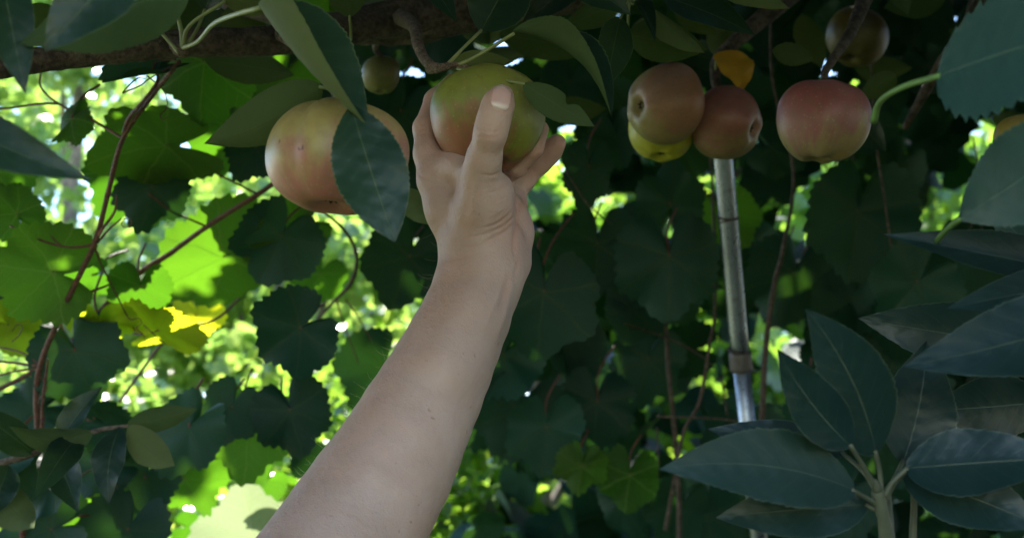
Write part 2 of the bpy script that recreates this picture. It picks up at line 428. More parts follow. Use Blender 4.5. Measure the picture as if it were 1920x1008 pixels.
# ------------------------------------------------------------------ sunlit trees and bushes beyond the vine
FAR = 'sunlit trees beyond the vines'
def far_tree(label, x, y, top, rad, low, n, mat, seed, smin=.035, smax=.065, lean=.0, name='tree', trunk_r=.07):
    rs = np.random.RandomState(seed)
    t = thing(name, label, 'tree' if name == 'tree' else 'bush', (x, y, 0), FAR)
    k = [np.array([x, y, -.05]), np.array([x + lean * .4, y, top * .3]), np.array([x + lean * .8, y + .05, top * .6]), np.array([x + lean, y, top * .9])]
    tube('trunk', k, [trunk_r * 1.3, trunk_r, trunk_r * .7, trunk_r * .3], M_TRUNK, t, 9, 6, .08, seed)
    cl = []                                # clumps of the crown
    ncl = max(10, int(n / 170))
    for i in range(ncl):
        a = rs.uniform(0, 2 * math.pi); q = rs.uniform(.15, 1) ** .6; zz = rs.uniform(low, top)
        f = math.sin(math.pi * min(1, max(.12, (zz - low) / (top - low) * .82 + .14))) ** .7
        c = np.array([x + lean * zz / top + rad * q * f * math.cos(a), y + rad * q * f * math.sin(a), zz])
        r = rad * rs.uniform(.16, .34); m = int(n / ncl * rs.uniform(.6, 1.4))
        d = rs.normal(size=(m, 3)); d /= np.linalg.norm(d, axis=1)[:, None]
        cl.append(c + d * (r * rs.uniform(.3, 1, (m, 1)) ** .5) * np.array([1, 1, .75]))
        if i % 3 == 0 and zz > top * .25:
            b = k[1] + (k[3] - k[1]) * min(.9, max(0, (zz / top - .35)))
            tube('limb', [b, (b + c) / 2 + rs.normal(size=3) * .06, c], [trunk_r * .35, trunk_r * .22, trunk_r * .08], M_TRUNK, t, 6, 4, .06, i)
    C = np.vstack(cl)
    o = obj('crown', rand_cloud(C, mat, 'crown', smin, smax, .6, rs.uniform(.7, 1), seed), t, Matrix.Identity(4)); tag(o, kind='stuff')
    return t
far_tree('tall light green tree far beyond the vine at the upper left', -2.3, 6.2, 4.6, 1.45, .5, 9000, M_FAR_LEAF2, 1)
far_tree('sunlit tree behind the crossing vine canes left of the arm', -1.0, 5.2, 3.0, 1.15, .3, 8000, M_FAR_LEAF2, 2)
far_tree('leafy tree in full sun behind the raised forearm', .1, 4.7, 2.9, 1.05, .3, 8000, M_FAR_LEAF, 3)
far_tree('sunlit tree behind the metal pole', 1.25, 4.9, 3.3, 1.15, .3, 8000, M_FAR_LEAF, 4)
far_tree('sunlit tree beyond the dark vines at the right', 2.7, 5.3, 3.6, 1.25, .3, 8000, M_FAR_LEAF, 5)
far_tree('small bush low down beyond the vine at the lower left', -1.7, 4.0, 1.75, .8, .15, 6000, M_FAR_LEAF2, 6, name='bush', trunk_r=.03)
far_tree('small bush in the sun below the arm', -.5, 3.6, 1.7, .7, .15, 5000, M_FAR_LEAF, 7, name='bush', trunk_r=.03)
far_tree('tall pale tree at the back left edge', -4.2, 8.2, 5.2, 1.9, .6, 8000, M_FAR_LEAF2, 8, .05, .09)
far_tree('tall tree at the back behind the pole', .9, 9.0, 3.9, 2.0, .5, 8000, M_FAR_LEAF2, 9, .05, .09)
far_tree('broad tree at the back behind the arm', -1.6, 9.4, 4.3, 2.0, .5, 8000, M_FAR_LEAF2, 10, .05, .09)
far_tree('low sunlit bush of tiny leaves seen between the canes at the lower left', -1.15, 3.0, 1.95, .62, .5, 9000, M_FAR_LEAF2, 12, .014, .03, name='bush', trunk_r=.02)
far_tree('low sunlit bush of tiny leaves just left of the forearm', -.42, 3.05, 2.0, .58, .5, 9000, M_FAR_LEAF, 13, .014, .03, name='bush', trunk_r=.02)
far_tree('low sunlit bush of tiny leaves at the far left edge', -1.75, 3.6, 2.2, .65, .5, 8000, M_FAR_LEAF2, 14, .016, .034, name='bush', trunk_r=.02)
far_tree('wide dense tree closing the view far behind the left vine', -2.6, 11.5, 4.6, 2.6, .2, 12000, M_FAR_LEAF, 15, .07, .12, trunk_r=.1)
far_tree('wide dense tree closing the view far behind the dark vine', 3.2, 11.5, 5.0, 2.8, .2, 12000, M_FAR_LEAF, 16, .07, .12, trunk_r=.1)
# ------------------------------------------------------------------ person: one continuous arm and hand
def cs(px, py, d):                       # camera-axis coordinates: right, up, away
    return np.array([(px - CX) / FPX * d, (CY - py) / FPX * d, d])
def skin_field(prims, h):
    lo = np.min([np.minimum(a - ra, b - rb) for a, b, ra, rb, k in prims], 0) - .012
    hi = np.max([np.maximum(a + ra, b + rb) for a, b, ra, rb, k in prims], 0) + .012
    n = np.ceil((hi - lo) / h).astype(int) + 1
    f = np.full(n, .02, np.float32)
    ax = [lo[i] + h * np.arange(n[i]) for i in range(3)]
    for a, b, ra, rb, k in prims:
        pad = k + 3 * h
        i0 = np.maximum(((np.minimum(a - ra, b - rb) - pad - lo) / h).astype(int), 0)
        i1 = np.minimum(((np.maximum(a + ra, b + rb) + pad - lo) / h).astype(int) + 2, n)
        X, Y, Z = [ax[i][i0[i]:i1[i]] for i in range(3)]
        p = [X[:, None, None] - a[0], Y[None, :, None] - a[1], Z[None, None, :] - a[2]]
        ab = b - a; l2 = max(ab @ ab, 1e-12)
        t = np.clip((p[0] * ab[0] + p[1] * ab[1] + p[2] * ab[2]) / l2, 0, 1)
        d = np.sqrt((p[0] - t * ab[0]) ** 2 + (p[1] - t * ab[1]) ** 2 + (p[2] - t * ab[2]) ** 2) - (ra + (rb - ra) * t)
        g = f[i0[0]:i1[0], i0[1]:i1[1], i0[2]:i1[2]]
        hh = np.maximum(k - np.abs(g - d), 0) / k
        f[i0[0]:i1[0], i0[1]:i1[1], i0[2]:i1[2]] = np.minimum(g, d) - hh * hh * k * .25
    return f, lo
def surface_nets(f, lo, h):
    s = f < 0
    nx, ny, nz = f.shape
    c = np.zeros((nx - 1, ny - 1, nz - 1), np.int8)
    for dx in (0, 1):
        for dy in (0, 1):
            for dz in (0, 1): c += s[dx:nx - 1 + dx, dy:ny - 1 + dy, dz:nz - 1 + dz]
    I = np.argwhere((c > 0) & (c < 8)); idx = np.full(c.shape, -1, np.int32); idx[tuple(I.T)] = np.arange(len(I))
    acc = np.zeros((len(I), 3)); cnt = np.zeros(len(I))
    cor = [(0,0,0),(1,0,0),(0,1,0),(1,1,0),(0,0,1),(1,0,1),(0,1,1),(1,1,1)]
    for a in range(8):
        for b in range(a + 1, 8):
            A, B = np.array(cor[a]), np.array(cor[b])
            if np.abs(A - B).sum() != 1: continue
            fa = f[tuple((I + A).T)]; fb = f[tuple((I + B).T)]
            m = (fa < 0) != (fb < 0); t = np.where(m, fa / np.where(m, fa - fb, 1), 0)
            acc += m[:, None] * (A + t[:, None] * (B - A)); cnt += m
    V = lo + h * (I + acc / cnt[:, None])
    F = []
    for axn in range(3):
        o1, o2 = [(1, 2), (2, 0), (0, 1)][axn]
        a = [slice(None)] * 3; b = [slice(None)] * 3; a[axn] = slice(0, -1); b[axn] = slice(1, None)
        sa, sb = s[tuple(a)], s[tuple(b)]
        E = np.argwhere(sa != sb); E = E[(E[:, o1] > 0) & (E[:, o2] > 0)]
        flip = sa[tuple(E.T)]
        e1 = np.zeros(3, int); e1[o1] = 1; e2 = np.zeros(3, int); e2[o2] = 1
        q = np.stack([idx[tuple((E - e1 - e2).T)], idx[tuple((E - e2).T)], idx[tuple(E.T)], idx[tuple((E - e1).T)]], -1)
        q = np.where(flip[:, None], q, q[:, ::-1]); F.append(q)
    return V, np.vstack(F)
def skin_prims():
    pr = []
    def add(k, *pts):                    # (px, py, depth, radius px)
        for a, b in zip(pts[:-1], pts[1:]):
            pr.append((cs(*a[:3]), cs(*b[:3]), R(a[3], a[2]), R(b[3], b[2]), k))
    # upper arm, elbow, forearm
    add(.0025, (170, 1010, .50, 108), (262, 850, .62, 97), (352, 705, .735, 88), (418, 612, .778, 83), (437, 580, .785, 79), (456, 550, .793, 75), (472, 520, .80, 70.5),
        (487, 490, .81, 66.5), (503, 460, .82, 62.5), (518, 430, .83, 58.5), (532, 400, .84, 55), (546, 370, .85, 52), (556, 343, .857, 49.5), (566, 314, .863, 46))
    add(.012, (522, 430, .806, 34), (553, 370, .832, 30), (574, 325, .848, 26))       # thumb side muscle
    add(.004, (536, 196, .862, 11), (512, 186, .880, 12))                            # fold of skin between thumb and forefinger
    # wrist and palm
    add(.014, (566, 314, .863, 45), (567, 285, .866, 41), (560, 250, .878, 34), (552, 228, .892, 26))
    add(.014, (606, 306, .874, 13), (605.5, 272, .885, 15), (598, 238, .905, 15), (595, 222, .915, 13))   # heel of the hand
    add(.012, (590, 250, .88, 24), (575, 225, .90, 22))
    # metacarpals of the four fingers
    add(.012, (548, 285, .866, 28), (527, 245, .868, 25), (508, 212, .873, 19))
    add(.010, (555, 270, .88, 24), (530, 212, .905, 17))
    add(.010, (570, 270, .89, 22), (565, 216, .925, 15))
    # thumb: base, metacarpal, two phalanges
    add(.012, (556, 272, .852, 27), (566, 236, .842, 29), (564, 205, .830, 22.5))
    add(.010, (578, 246, .850, 22), (583, 222, .845, 17))
    add(.006, (563, 206, .830, 21.5), (567, 186, .820, 19.5), (575, 154, .806, 18.6))
    add(.005, (575, 155, .806, 18.4), (579, 138, .8055, 18.2), (584, 122, .8075, 17.6), (588, 112.5, .812, 14.2))
    # web between thumb and forefinger
    add(.012, (553, 203, .845, 13), (537, 194, .858, 12), (516, 198, .874, 13))
    # forefinger round the left of the apple
    add(.005, (509, 212, .873, 18), (501, 180, .880, 15.5), (499, 150, .891, 14.5))
    add(.004, (499, 150, .891, 14.5), (511, 118, .912, 13.5), (532, 98, .925, 12.5))
    # middle and ring finger behind and under the apple
    add(.005, (530, 212, .905, 16), (540, 178, .928, 15), (566, 140, .93, 14), (592, 112, .918, 12))
    add(.003, (566, 216, .922, 15), (584, 207, .908, 13.5), (606, 195, .884, 12.5), (625, 173, .874, 12), (633, 151, .874, 10.5))
    # little finger stretched to the right
    add(.006, (596, 226, .912, 14), (612, 211, .914, 13.0), (633, 189, .916, 12.6), (645, 177, .915, 11.9), (653, 167, .912, 10.4))
    return pr
CREASES = [   # polylines in view px, depth mm, width px
    ([(563, 204), (578, 205), (590, 198)], .7, 1.3), ([(570, 213), (582, 212), (593, 205)], .45, 1.2), ([(572, 226), (585, 222), (598, 213)], .5, 1.3),
    ([(574, 238), (588, 232), (601, 224)], .35, 1.2),
    ([(562, 268), (580, 263), (592, 255), (603, 243)], .9, 1.3), ([(566, 274), (584, 268), (596, 260), (605, 251)], 1.1, 1.4), ([(570, 281), (588, 273), (599, 265), (606, 257)], .8, 1.2),
    ([(574, 256), (590, 249), (601, 238)], .5, 1.1), ([(536, 290), (556, 288), (572, 283), (590, 277)], .5, 1.3), ([(528, 304), (545, 301), (560, 297)], .4, 1.4),
    ([(540, 280), (556, 277), (572, 273)], .35, 1.3),
    ([(602, 226), (605, 240), (607, 256), (604, 272), (602, 290), (605, 306)], 1.5, 2.6), ([(609, 296), (606, 312), (600, 330)], 1.0, 2.4),
    ([(556, 156), (566, 160), (580, 160), (590, 155)], .45, 1.3), ([(558, 149), (569, 153), (583, 153), (592, 149)], .4, 1.2), ([(561, 142), (572, 146), (586, 145)], .3, 1.1),
    ([(574, 104), (573, 114), (575, 124), (582, 129), (592, 130), (600, 125), (603, 115)], .7, 1.6),
    ([(540, 208), (537, 220), (536, 236)], .9, 5.0),
    ([(612, 234), (607, 250)], .8, 2.0), ([(606, 226), (615, 233), (616, 240)], .8, 1.6),
    ([(640, 192), (634, 180)], .8, 1.3), ([(643, 189), (637, 177)], .5, 1.2), ([(625, 207), (617, 196)], .8, 1.3), ([(628, 205), (621, 193)], .5, 1.2),
    ([(488, 152), (500, 150)], .6, 1.4), ([(488, 157), (501, 156)], .5, 1.3), ([(489, 147), (500, 144)], .4, 1.3), ([(490, 205), (505, 210)], .5, 2.0),
    ([(598, 318), (592, 342), (585, 366)], .9, 4.0),
]
RIDGES = [([(603, 318), (596, 345), (589, 372), (580, 400)], .9, 4.0), ([(560, 205), (556, 235), (552, 262)], .9, 5.0), ([(590, 322), (580, 352), (566, 388)], .7, 3.5)]
def project(V):
    return np.stack([V[:, 0] / V[:, 2] * FPX + CX, CY - V[:, 1] / V[:, 2] * FPX], -1)
def poly_dist(p, line):
    line = catmull([np.array(q, float) for q in line], 4); d = np.full(len(p), 1e9); end = np.zeros(len(p))
    n = len(line) - 1
    for i, (a, b) in enumerate(zip(line[:-1], line[1:])):
        ab = b - a; t = np.clip(((p - a) @ ab) / (ab @ ab), 0, 1); q = np.linalg.norm(p - a - t[:, None] * ab, axis=1)
        m = q < d; d = np.where(m, q, d); end = np.where(m, (i + t) / n, end)
    return d, np.sin(np.pi * np.clip(end, .0, 1)) ** .5
def skin_mat():
    s = NT('skin'); o = s.obj()
    a = s.noise(28, 4, o); b = s.noise(900, 3, o); c = s.noise(9, 3, o); e = s.noise(240, 3, o)
    red = s.n('ShaderNodeAttribute', attribute_name='tint').outputs['Fac']
    col = s.mix(s.ramp(a, .3, .7), (.525, .385, .335), (.455, .32, .27))
    col = s.mix(s.math('MULTIPLY', s.ramp(c, .4, .7), .4), col, (.52, .34, .285))
    col = s.mix(s.math('MULTIPLY', red, .75), col, (.50, .23, .18))
    col = s.mix(s.math('MULTIPLY', s.n('ShaderNodeAttribute', attribute_name='tan').outputs['Fac'], .88), col, (.33, .19, .125))  # tan mixed with shade painted on the arm's left-facing side
    mo = s.noise(60, 4, o); col = s.mix(s.math('MULTIPLY', s.ramp(mo, .45, .75), .3), col, (.52, .325, .28))
    fre = s.ramp(s.noise(170, 2, o), .70, .76)
    col = s.mix(s.math('MULTIPLY', fre, .4), col, (.22, .10, .06))
    vein = s.ramp(s.math('ABSOLUTE', s.math('SUBTRACT', s.noise(11, 1, o), .5)), .0, .02)
    col = s.mix(s.math('MULTIPLY', s.math('SUBTRACT', 1, vein), .08), col, (.25, .22, .24))
    s.put(s.b.inputs['Base Color'], col)
    s.put(s.b.inputs['Roughness'], s.math('MULTIPLY_ADD', e, .2, .42))
    s.b.inputs['Specular IOR Level'].default_value = .4
    s.b.inputs['Subsurface Weight'].default_value = .18; s.b.inputs['Subsurface Radius'].default_value = (1, .35, .2)
    s.b.inputs['Subsurface Scale'].default_value = .006
    s.put(s.b.inputs['Normal'], s.bump(s.math('ADD', s.math('MULTIPLY', b, .5), e), .55, .0014))
    return s.m
def build_person():
    h = .00135
    f, lo = skin_field(skin_prims(), h)
    V, F = surface_nets(f, lo, h)
    # smooth a little, then press in the creases and raise the tendons
    E = np.vstack([F[:, [0, 1]], F[:, [1, 2]], F[:, [2, 3]], F[:, [3, 0]]])
    def smooth(V, it):
        for _ in range(it):
            acc = np.zeros_like(V); cnt = np.zeros(len(V))
            for c_ in range(3): acc[:, c_] = np.bincount(E[:, 0], V[E[:, 1], c_], len(V)) + np.bincount(E[:, 1], V[E[:, 0], c_], len(V))
            cnt = np.bincount(E.ravel(), minlength=len(V)); V = V * .5 + .5 * acc / cnt[:, None]
        return V
    V = smooth(V, 3)
    def normals(V):
        n = np.cross(V[F[:, 2]] - V[F[:, 0]], V[F[:, 3]] - V[F[:, 1]]); N = np.zeros_like(V)
        for k in range(4):
            for c_ in range(3): N[:, c_] += np.bincount(F[:, k], n[:, c_], len(V))
        return N / np.maximum(np.linalg.norm(N, axis=1), 1e-12)[:, None]
    N = normals(V); p = project(V)
    front = np.clip(-N[:, 2] * 4 + .4, 0, 1)
    red = np.zeros(len(V)); disp = np.zeros(len(V))
    near = np.where((p[:, 1] < 420) & (p[:, 1] > 80) & (front > 0))[0]
    pn = p[near]
    for line, dep, wd in CREASES:
        d, e = poly_dist(pn, line); g = np.exp(-(d / wd) ** 2) * e
        disp[near] -= dep * .001 * g * front[near]; red[near] += .35 * g
    for line, dep, wd in RIDGES:
        d, e = poly_dist(pn, line); disp[near] += dep * .001 * np.exp(-(d / wd) ** 2) * e * front[near]
    # pinker finger ends, knuckle and heel of the hand; left-facing side browned, tan plus painted shade
    for (x, y, r, a) in ((652, 168, 26, .8), (628, 195, 22, .5), (588, 105, 22, .35), (578, 160, 18, .25), (614, 270, 30, .35), (505, 140, 30, .5), (500, 195, 26, .3), (615, 235, 16, .4)):
        red += a * np.exp(-((p[:, 0] - x) ** 2 + (p[:, 1] - y) ** 2) / r ** 2)
    tan_shade = np.clip((-N[:, 0] + .12) / .8, 0, 1) * np.clip((p[:, 1] - 60) / 200, .35, 1)
    V = V + N * disp[:, None]
    W = CAMP + V[:, :1] * RGT + V[:, 1:2] * UPV + V[:, 2:] * FWD
    base = W[np.argmin(W[:, 2])]
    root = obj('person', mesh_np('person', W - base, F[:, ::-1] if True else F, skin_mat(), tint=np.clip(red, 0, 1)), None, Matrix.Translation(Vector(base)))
    at_ = root.data.attributes.new('tan', 'FLOAT', 'POINT'); at_.data.foreach_set('value', tan_shade.astype(np.float32))
    tag(root, 'bare forearm reaching up from below with its hand gripping the green and red apple', 'person')
    # thumb nail
    ny, nx_ = 13, 11
    c = cs(588.5, 113, .7985); tip = cs(591.5, 98.5, .8045); back = cs(585.5, 128, .7965)
    ty = unit(tip - back); nz = unit(np.array([.22, .0, -1.0])); nz = unit(nz - ty * (nz @ ty)); tx = np.cross(ty, nz)
    Ln, Wn, rad = R(28.5, .81), R(23, .81), R(17, .81)
    pts, Fq = [], []
    for i in range(ny):
        v = i / (ny - 1) - .5
        half = .5 * (1 - (abs(v) * 2) ** 5 * .34) * (1.0 + .06 * v)
        for j in range(nx_):
            x = (j / (nx_ - 1) * 2 - 1) * half * Wn
            vv = v * Ln + (.10 * Ln * (1 - (2 * x / Wn) ** 2) * (1 if v > 0 else .9) * np.sign(v) * abs(v) * 1.2)
            z = -x * x / (2 * rad * .95) - .35 * v * v * Ln * .25 + (.0006 if v > .35 else 0)
            pts.append(c + tx * x + ty * vv + nz * z)
    top = np.array(pts); bot = top - nz * .0009
    q = np.array([[i * nx_ + j, i * nx_ + j + 1, (i + 1) * nx_ + j + 1, (i + 1) * nx_ + j] for i in range(ny - 1) for j in range(nx_ - 1)])
    # snap the plate onto the skin, slightly proud
    from mathutils.kdtree import KDTree
    sel = np.where((p[:, 0] > 545) & (p[:, 0] < 620) & (p[:, 1] < 165) & (N[:, 2] < .2) & (V[:, 2] < .84))[0]
    kd = KDTree(len(sel))
    for m_, i_ in enumerate(sel): kd.insert(Vector(V[i_]), m_)
    kd.balance()
    Vs = V[sel]
    for a_ in range(len(top)):
        q_ = Vs - top[a_]; al = q_ @ nz; lat = np.linalg.norm(q_ - al[:, None] * nz, axis=1)
        off = np.max(np.where(lat < .0013, al, -1)); off = off if off > -.5 else 0
        rel = (a_ // nx_) / (ny - 1); sidee = abs((a_ % nx_) / (nx_ - 1) * 2 - 1)
        top[a_] += nz * (off + .0007 * (1 - .7 * sidee ** 2) - .0004 * max(0, .15 - rel) * 6)
    bot = top - nz * .0012
    n_ = len(top); rim = [j for j in range(nx_)] + [i * nx_ + nx_ - 1 for i in range(1, ny)] + [(ny - 1) * nx_ + j for j in range(nx_ - 2, -1, -1)] + [i * nx_ for i in range(ny - 2, 0, -1)]
    side = np.array([[rim[i], rim[(i + 1) % len(rim)], n_ + rim[(i + 1) % len(rim)], n_ + rim[i]] for i in range(len(rim))])
    VV = np.vstack([top, bot]); FF = np.vstack([q, q[:, ::-1] + n_, side[:, ::-1]])
    tnt = np.concatenate([np.repeat(np.linspace(0, 1, ny), nx_)] * 2)
    VW = CAMP + VV[:, :1] * RGT + VV[:, 1:2] * UPV + VV[:, 2:] * FWD
    s = NT('nail'); t = s.n('ShaderNodeAttribute', attribute_name='tint').outputs['Fac']
    s.put(s.b.inputs['Base Color'], s.mix(s.ramp(t, .86, .95), s.mix(s.ramp(t, .02, .28), (.74, .60, .58), (.60, .38, .36)), (.66, .58, .52)))
    s.b.inputs['Roughness'].default_value = .25; s.b.inputs['Subsurface Weight'].default_value = .1; s.b.inputs['Subsurface Scale'].default_value = .002
    s.put(s.b.inputs['Normal'], s.bump(s.noise(300, 2, s.obj()), .1, .0005))
    obj_world('thumb_nail', VW, FF, s.m, root, tint=tnt)
    # fine hairs, thickest along the outer edge of the forearm
    cand = np.where((p[:, 1] > 268) & (p[:, 1] < 680) & (N[:, 0] < .3))[0]
    rs = np.random.RandomState(3); wgt = np.clip(-N[cand, 0] + .15, 0, 1) * np.where(p[cand, 1] < 300, .5, 1)
    ch = rs.choice(cand, 210, p=wgt / wgt.sum(), replace=False)
    HV, HF = [], []; off = 0
    down = unit(np.array([-.35, -.25, -.1]))
    for i_ in ch:
        L = rs.uniform(.005, .013); d0 = unit(N[i_] * 1.0 + rs.normal(size=3) * .3 + np.array([-.1, -.35, 0]))
        d1 = unit(d0 + np.array([-.15, .65, 0]) * rs.uniform(.2, 1.2) + rs.normal(size=3) * .25)
        a = V[i_] - N[i_] * .0005; b = a + d0 * L * .5; c2 = b + d1 * L * .5
        v, fs = tube_np([a, b, c2], [.00005, .00004, .00002], 3, 2); HV.append(v); HF.append([q_ + off for q_ in fs]); off += len(v)
    HV = np.vstack(HV); HW = CAMP + HV[:, :1] * RGT + HV[:, 1:2] * UPV + HV[:, 2:] * FWD
    hm = plain('arm_hair', (.50, .43, .33), .45, var=.3)
    ho = obj_world('arm_hair', HW, [np.vstack([q_[0] for q_ in HF]), np.vstack([q_[1] for q_ in HF])], hm, root); tag(ho, kind='stuff')
build_person()
# ------------------------------------------------------------------ apples
def apple_mat(name, green, red, blush, amount, bloom=.12, streak=.5, russet=.15):
    s = NT(name); o = s.obj()
    nm = s.n('ShaderNodeVectorMath', operation='NORMALIZE'); s.put(nm.inputs[0], o)
    dt = s.n('ShaderNodeVectorMath', operation='DOT_PRODUCT'); s.put(dt.inputs[0], nm.outputs[0]); dt.inputs[1].default_value = tuple(unit(blush))
    sp = s.n('ShaderNodeSeparateXYZ'); s.put(sp.inputs[0], o)
    an = s.math('ARCTAN2', sp.outputs[1], sp.outputs[0])
    cv = s.n('ShaderNodeCombineXYZ'); s.put(cv.inputs[0], s.math('MULTIPLY', s.math('SINE', an), 3.0)); s.put(cv.inputs[1], s.math('MULTIPLY', s.math('COSINE', an), 3.0)); s.put(cv.inputs[2], s.math('MULTIPLY', sp.outputs[2], 14))
    st = s.noise(2.6, 4, cv.outputs[0], .65)
    big = s.noise(30, 4, o); fine = s.noise(420, 3, o)
    f = s.math('ADD', dt.outputs['Value'], s.math('ADD', s.math('MULTIPLY', s.math('SUBTRACT', st, .5), streak * 3.6), s.math('MULTIPLY', s.math('SUBTRACT', big, .5), 2.4)))
    f = s.ramp(f, .55 - amount * 1.2, 1.35 - amount * 1.2)
    col = s.mix(s.math('MULTIPLY', f, .92), s.mix(big, green, tuple(q * .75 for q in green)), s.mix(st, red, tuple(q * .72 for q in red)))
    mt = s.noise(150, 3, o); col = s.mix(s.math('MULTIPLY', s.ramp(mt, .35, .75), .4), col, tuple(q * .5 for q in (.8 * green[0] + .2 * red[0], .8 * green[1] + .2 * red[1], green[2])))
    v = s.n('ShaderNodeTexVoronoi'); v.inputs['Scale'].default_value = 230; s.put(v.inputs['Vector'], o)
    dots = s.math('SUBTRACT', 1, s.ramp(v.outputs['Distance'], .10, .22))
    col = s.mix(s.math('MULTIPLY', dots, .24), col, (.42, .36, .2))
    sc = s.ramp(s.noise(65, 3, o), .70, .76); col = s.mix(s.math('MULTIPLY', sc, russet * 2), col, (.16, .09, .04))
    col = s.mix(s.math('MULTIPLY', s.ramp(s.noise(20, 3, o), .35, .75), bloom), col, (.55, .50, .48))
    sk = s.ramp(s.noise(95, 2, o), .73, .77); col = s.mix(s.math('MULTIPLY', sk, .7), col, (.05, .03, .015))
    s.put(s.b.inputs['Base Color'], col)
    s.put(s.b.inputs['Roughness'], s.math('MULTIPLY_ADD', big, .15, .36)); s.b.inputs['Specular IOR Level'].default_value = .45
    s.b.inputs['Subsurface Weight'].default_value = .08; s.b.inputs['Subsurface Scale'].default_value = .004
    s.put(s.b.inputs['Normal'], s.bump(s.math('ADD', big, s.math('MULTIPLY', fine, .25)), .12, .001))
    return s.m
def apple_np(r, h, seed=0, lobes=.02, groove=None, nu=72, nv=48, taper=.10):
    """stem end +Z, calyx -Z; groove = (azimuth, depth, width)"""
    rs = np.random.RandomState(seed)
    t = np.linspace(0, np.pi, nv + 1); ph = np.arange(nu) * 2 * np.pi / nu
    T, PH = np.meshgrid(t, ph, indexing='ij')
    rad = np.sin(T) ** .82; z = np.cos(T)
    zz = np.sign(z) * np.abs(z) ** .92
    dimple_top = .34 * np.exp(-(rad / .24) ** 2); dimple_bot = .26 * np.exp(-(rad / .22) ** 2)
    zz = zz * .93 - np.where(z > 0, dimple_top, 0) + np.where(z < 0, dimple_bot, 0)
    rad = rad * (1 + taper * z)
    p5 = rs.uniform(0, 6.28)
    lob = 1 + lobes * np.cos(5 * PH + p5) * (1 - .35 * z) + .028 * np.sin(PH + rs.uniform(0, 6)) + .022 * np.sin(2 * PH + rs.uniform(0, 6)) + .012 * np.sin(3 * PH + 2 * T)
    if groove:
        dp = np.angle(np.exp(1j * (PH - groove[0])))
        lob = lob * (1 - groove[1] * np.exp(-(dp / groove[2]) ** 2) * (.6 + .4 * z) - groove[1] * .5 * np.exp(-((dp + .55 * np.sign(groove[2])) / .5) ** 2))
    zz = zz + lobes * .9 * np.cos(5 * PH + p5) * np.where(z < 0, -1, .4) * np.exp(-((np.abs(np.sin(T)) - .45) / .25) ** 2)
    zz = zz + .05 * np.sin(T) * np.cos(PH + rs.uniform(0, 6))
    V = np.stack([rad * lob * np.cos(PH) * r, rad * lob * np.sin(PH) * r, zz * h], -1).reshape(-1, 3)
    i = np.arange(nv)[:, None] * nu; j = np.arange(nu)[None, :]; j2 = (j + 1) % nu
    F = np.stack([i + j, i + nu + j, i + nu + j2, i + j2], -1).reshape(-1, 4)
    return V, F
def apple(label, px, py, d, rpx, hfac, axis, mat, seed, roll=0., group=None, stem=True, face=None, **kw):
    """axis: where the stem end points, camera axes (right, away, up)"""
    c = P(px, py, d); r = R(rpx, d); h = r * hfac
    Z = camdir(*axis); X0 = unit(np.cross([.1, .2, .97], Z)) if abs(Z[2]) < .9 else unit(np.cross([0, 1, 0], Z))
    Y0 = np.cross(Z, X0); X = X0 * math.cos(roll) + Y0 * math.sin(roll); Y = np.cross(Z, X)
    M = Matrix.Identity(4)
    for k in range(3): M[k][0], M[k][1], M[k][2], M[k][3] = X[k], Y[k], Z[k], c[k]
    V, F = apple_np(r, h, seed, **kw)
    root = link(bpy.data.objects.new('apple', mesh_np('apple', V, F[:, ::-1] if False else F, mat)), None, M)
    tag(root, label, 'apple', group)
    if stem:
        V, F = tube_np([(0, 0, h * .48), (.002, .001, h * .75), (.005, .002, h * .98)], [.0016, .0012, .0016], 7, 4)
        obj('stem', mesh_np('stem', V, F, M_SPUR), root, M)
    # dried calyx: five little sepals standing in the basin
    Vs, Fs = [], []
    for k in range(6):
        a = k * 2 * math.pi / 6 + seed; ca, sa = math.cos(a), math.sin(a)
        b0 = np.array([ca * .0016, sa * .0016, -h * .66]); t_ = np.array([ca * .0042, sa * .0042, -h * .79])
        sd = np.array([-sa, ca, 0]) * .0016
        o = len(Vs) * 5
        Vs.append(np.array([b0 - sd, b0 + sd, (b0 + t_) / 2 + sd * .8 - [0, 0, .001], (b0 + t_) / 2 - sd * .8 - [0, 0, .001], t_]))
        Fs.append(np.array([[o, o + 1, o + 2], [o, o + 2, o + 3], [o + 3, o + 2, o + 4]]))
    n0 = len(Vs) * 5; a = np.arange(8) * math.pi / 4
    Vs.append(np.vstack([np.stack([np.cos(a) * .0036, np.sin(a) * .0036, np.full(8, -h * .675)], -1), [[0, 0, -h * .64]]]))
    Fs.append(np.array([[n0 + j, n0 + (j + 1) % 8, n0 + 8] for j in range(8)]))
    obj('calyx', mesh_np('calyx', np.vstack(Vs), np.vstack(Fs), M_CALYX, smooth=False), root, M)
    return root, M
def blush_local(M, v):                    # camera-axis direction into the apple's own axes
    return np.array(M.to_3x3().inverted() @ Vector(camdir(*v)))
def make_apple(label, *a, green, red, blush, amount, matkw={}, **kw):
    root, M = apple(label, *a, None, **kw)
    m = apple_mat('apple_skin', green, red, blush_local(M, blush), amount, **matkw)
    root.data.materials.append(m)
    return root
G = 'apples hanging on the tree'
make_apple('green apple with faint red flush held in the hand under the thumb', 571, 140, .868, 66, .95, (-.12, .30, .92), seed=2, roll=.4, group=G,
           green=(.21, .235, .035), red=(.34, .11, .06), blush=(-.35, -.3, -.85), amount=.48, lobes=.022, matkw=dict(streak=.35, bloom=.05, russet=.22))
make_apple('big pink and yellow apple with a deep crease, half behind a dark leaf', 396, 184, .72, 83, .84, (.1, .25, .95), seed=5, roll=0, group=G,
           green=(.40, .31, .10), red=(.44, .155, .115), blush=(.1, -.35, -.85), amount=.62, lobes=.01, groove=(-2.14, .13, .16), taper=.03, matkw=dict(streak=.2, bloom=.06))
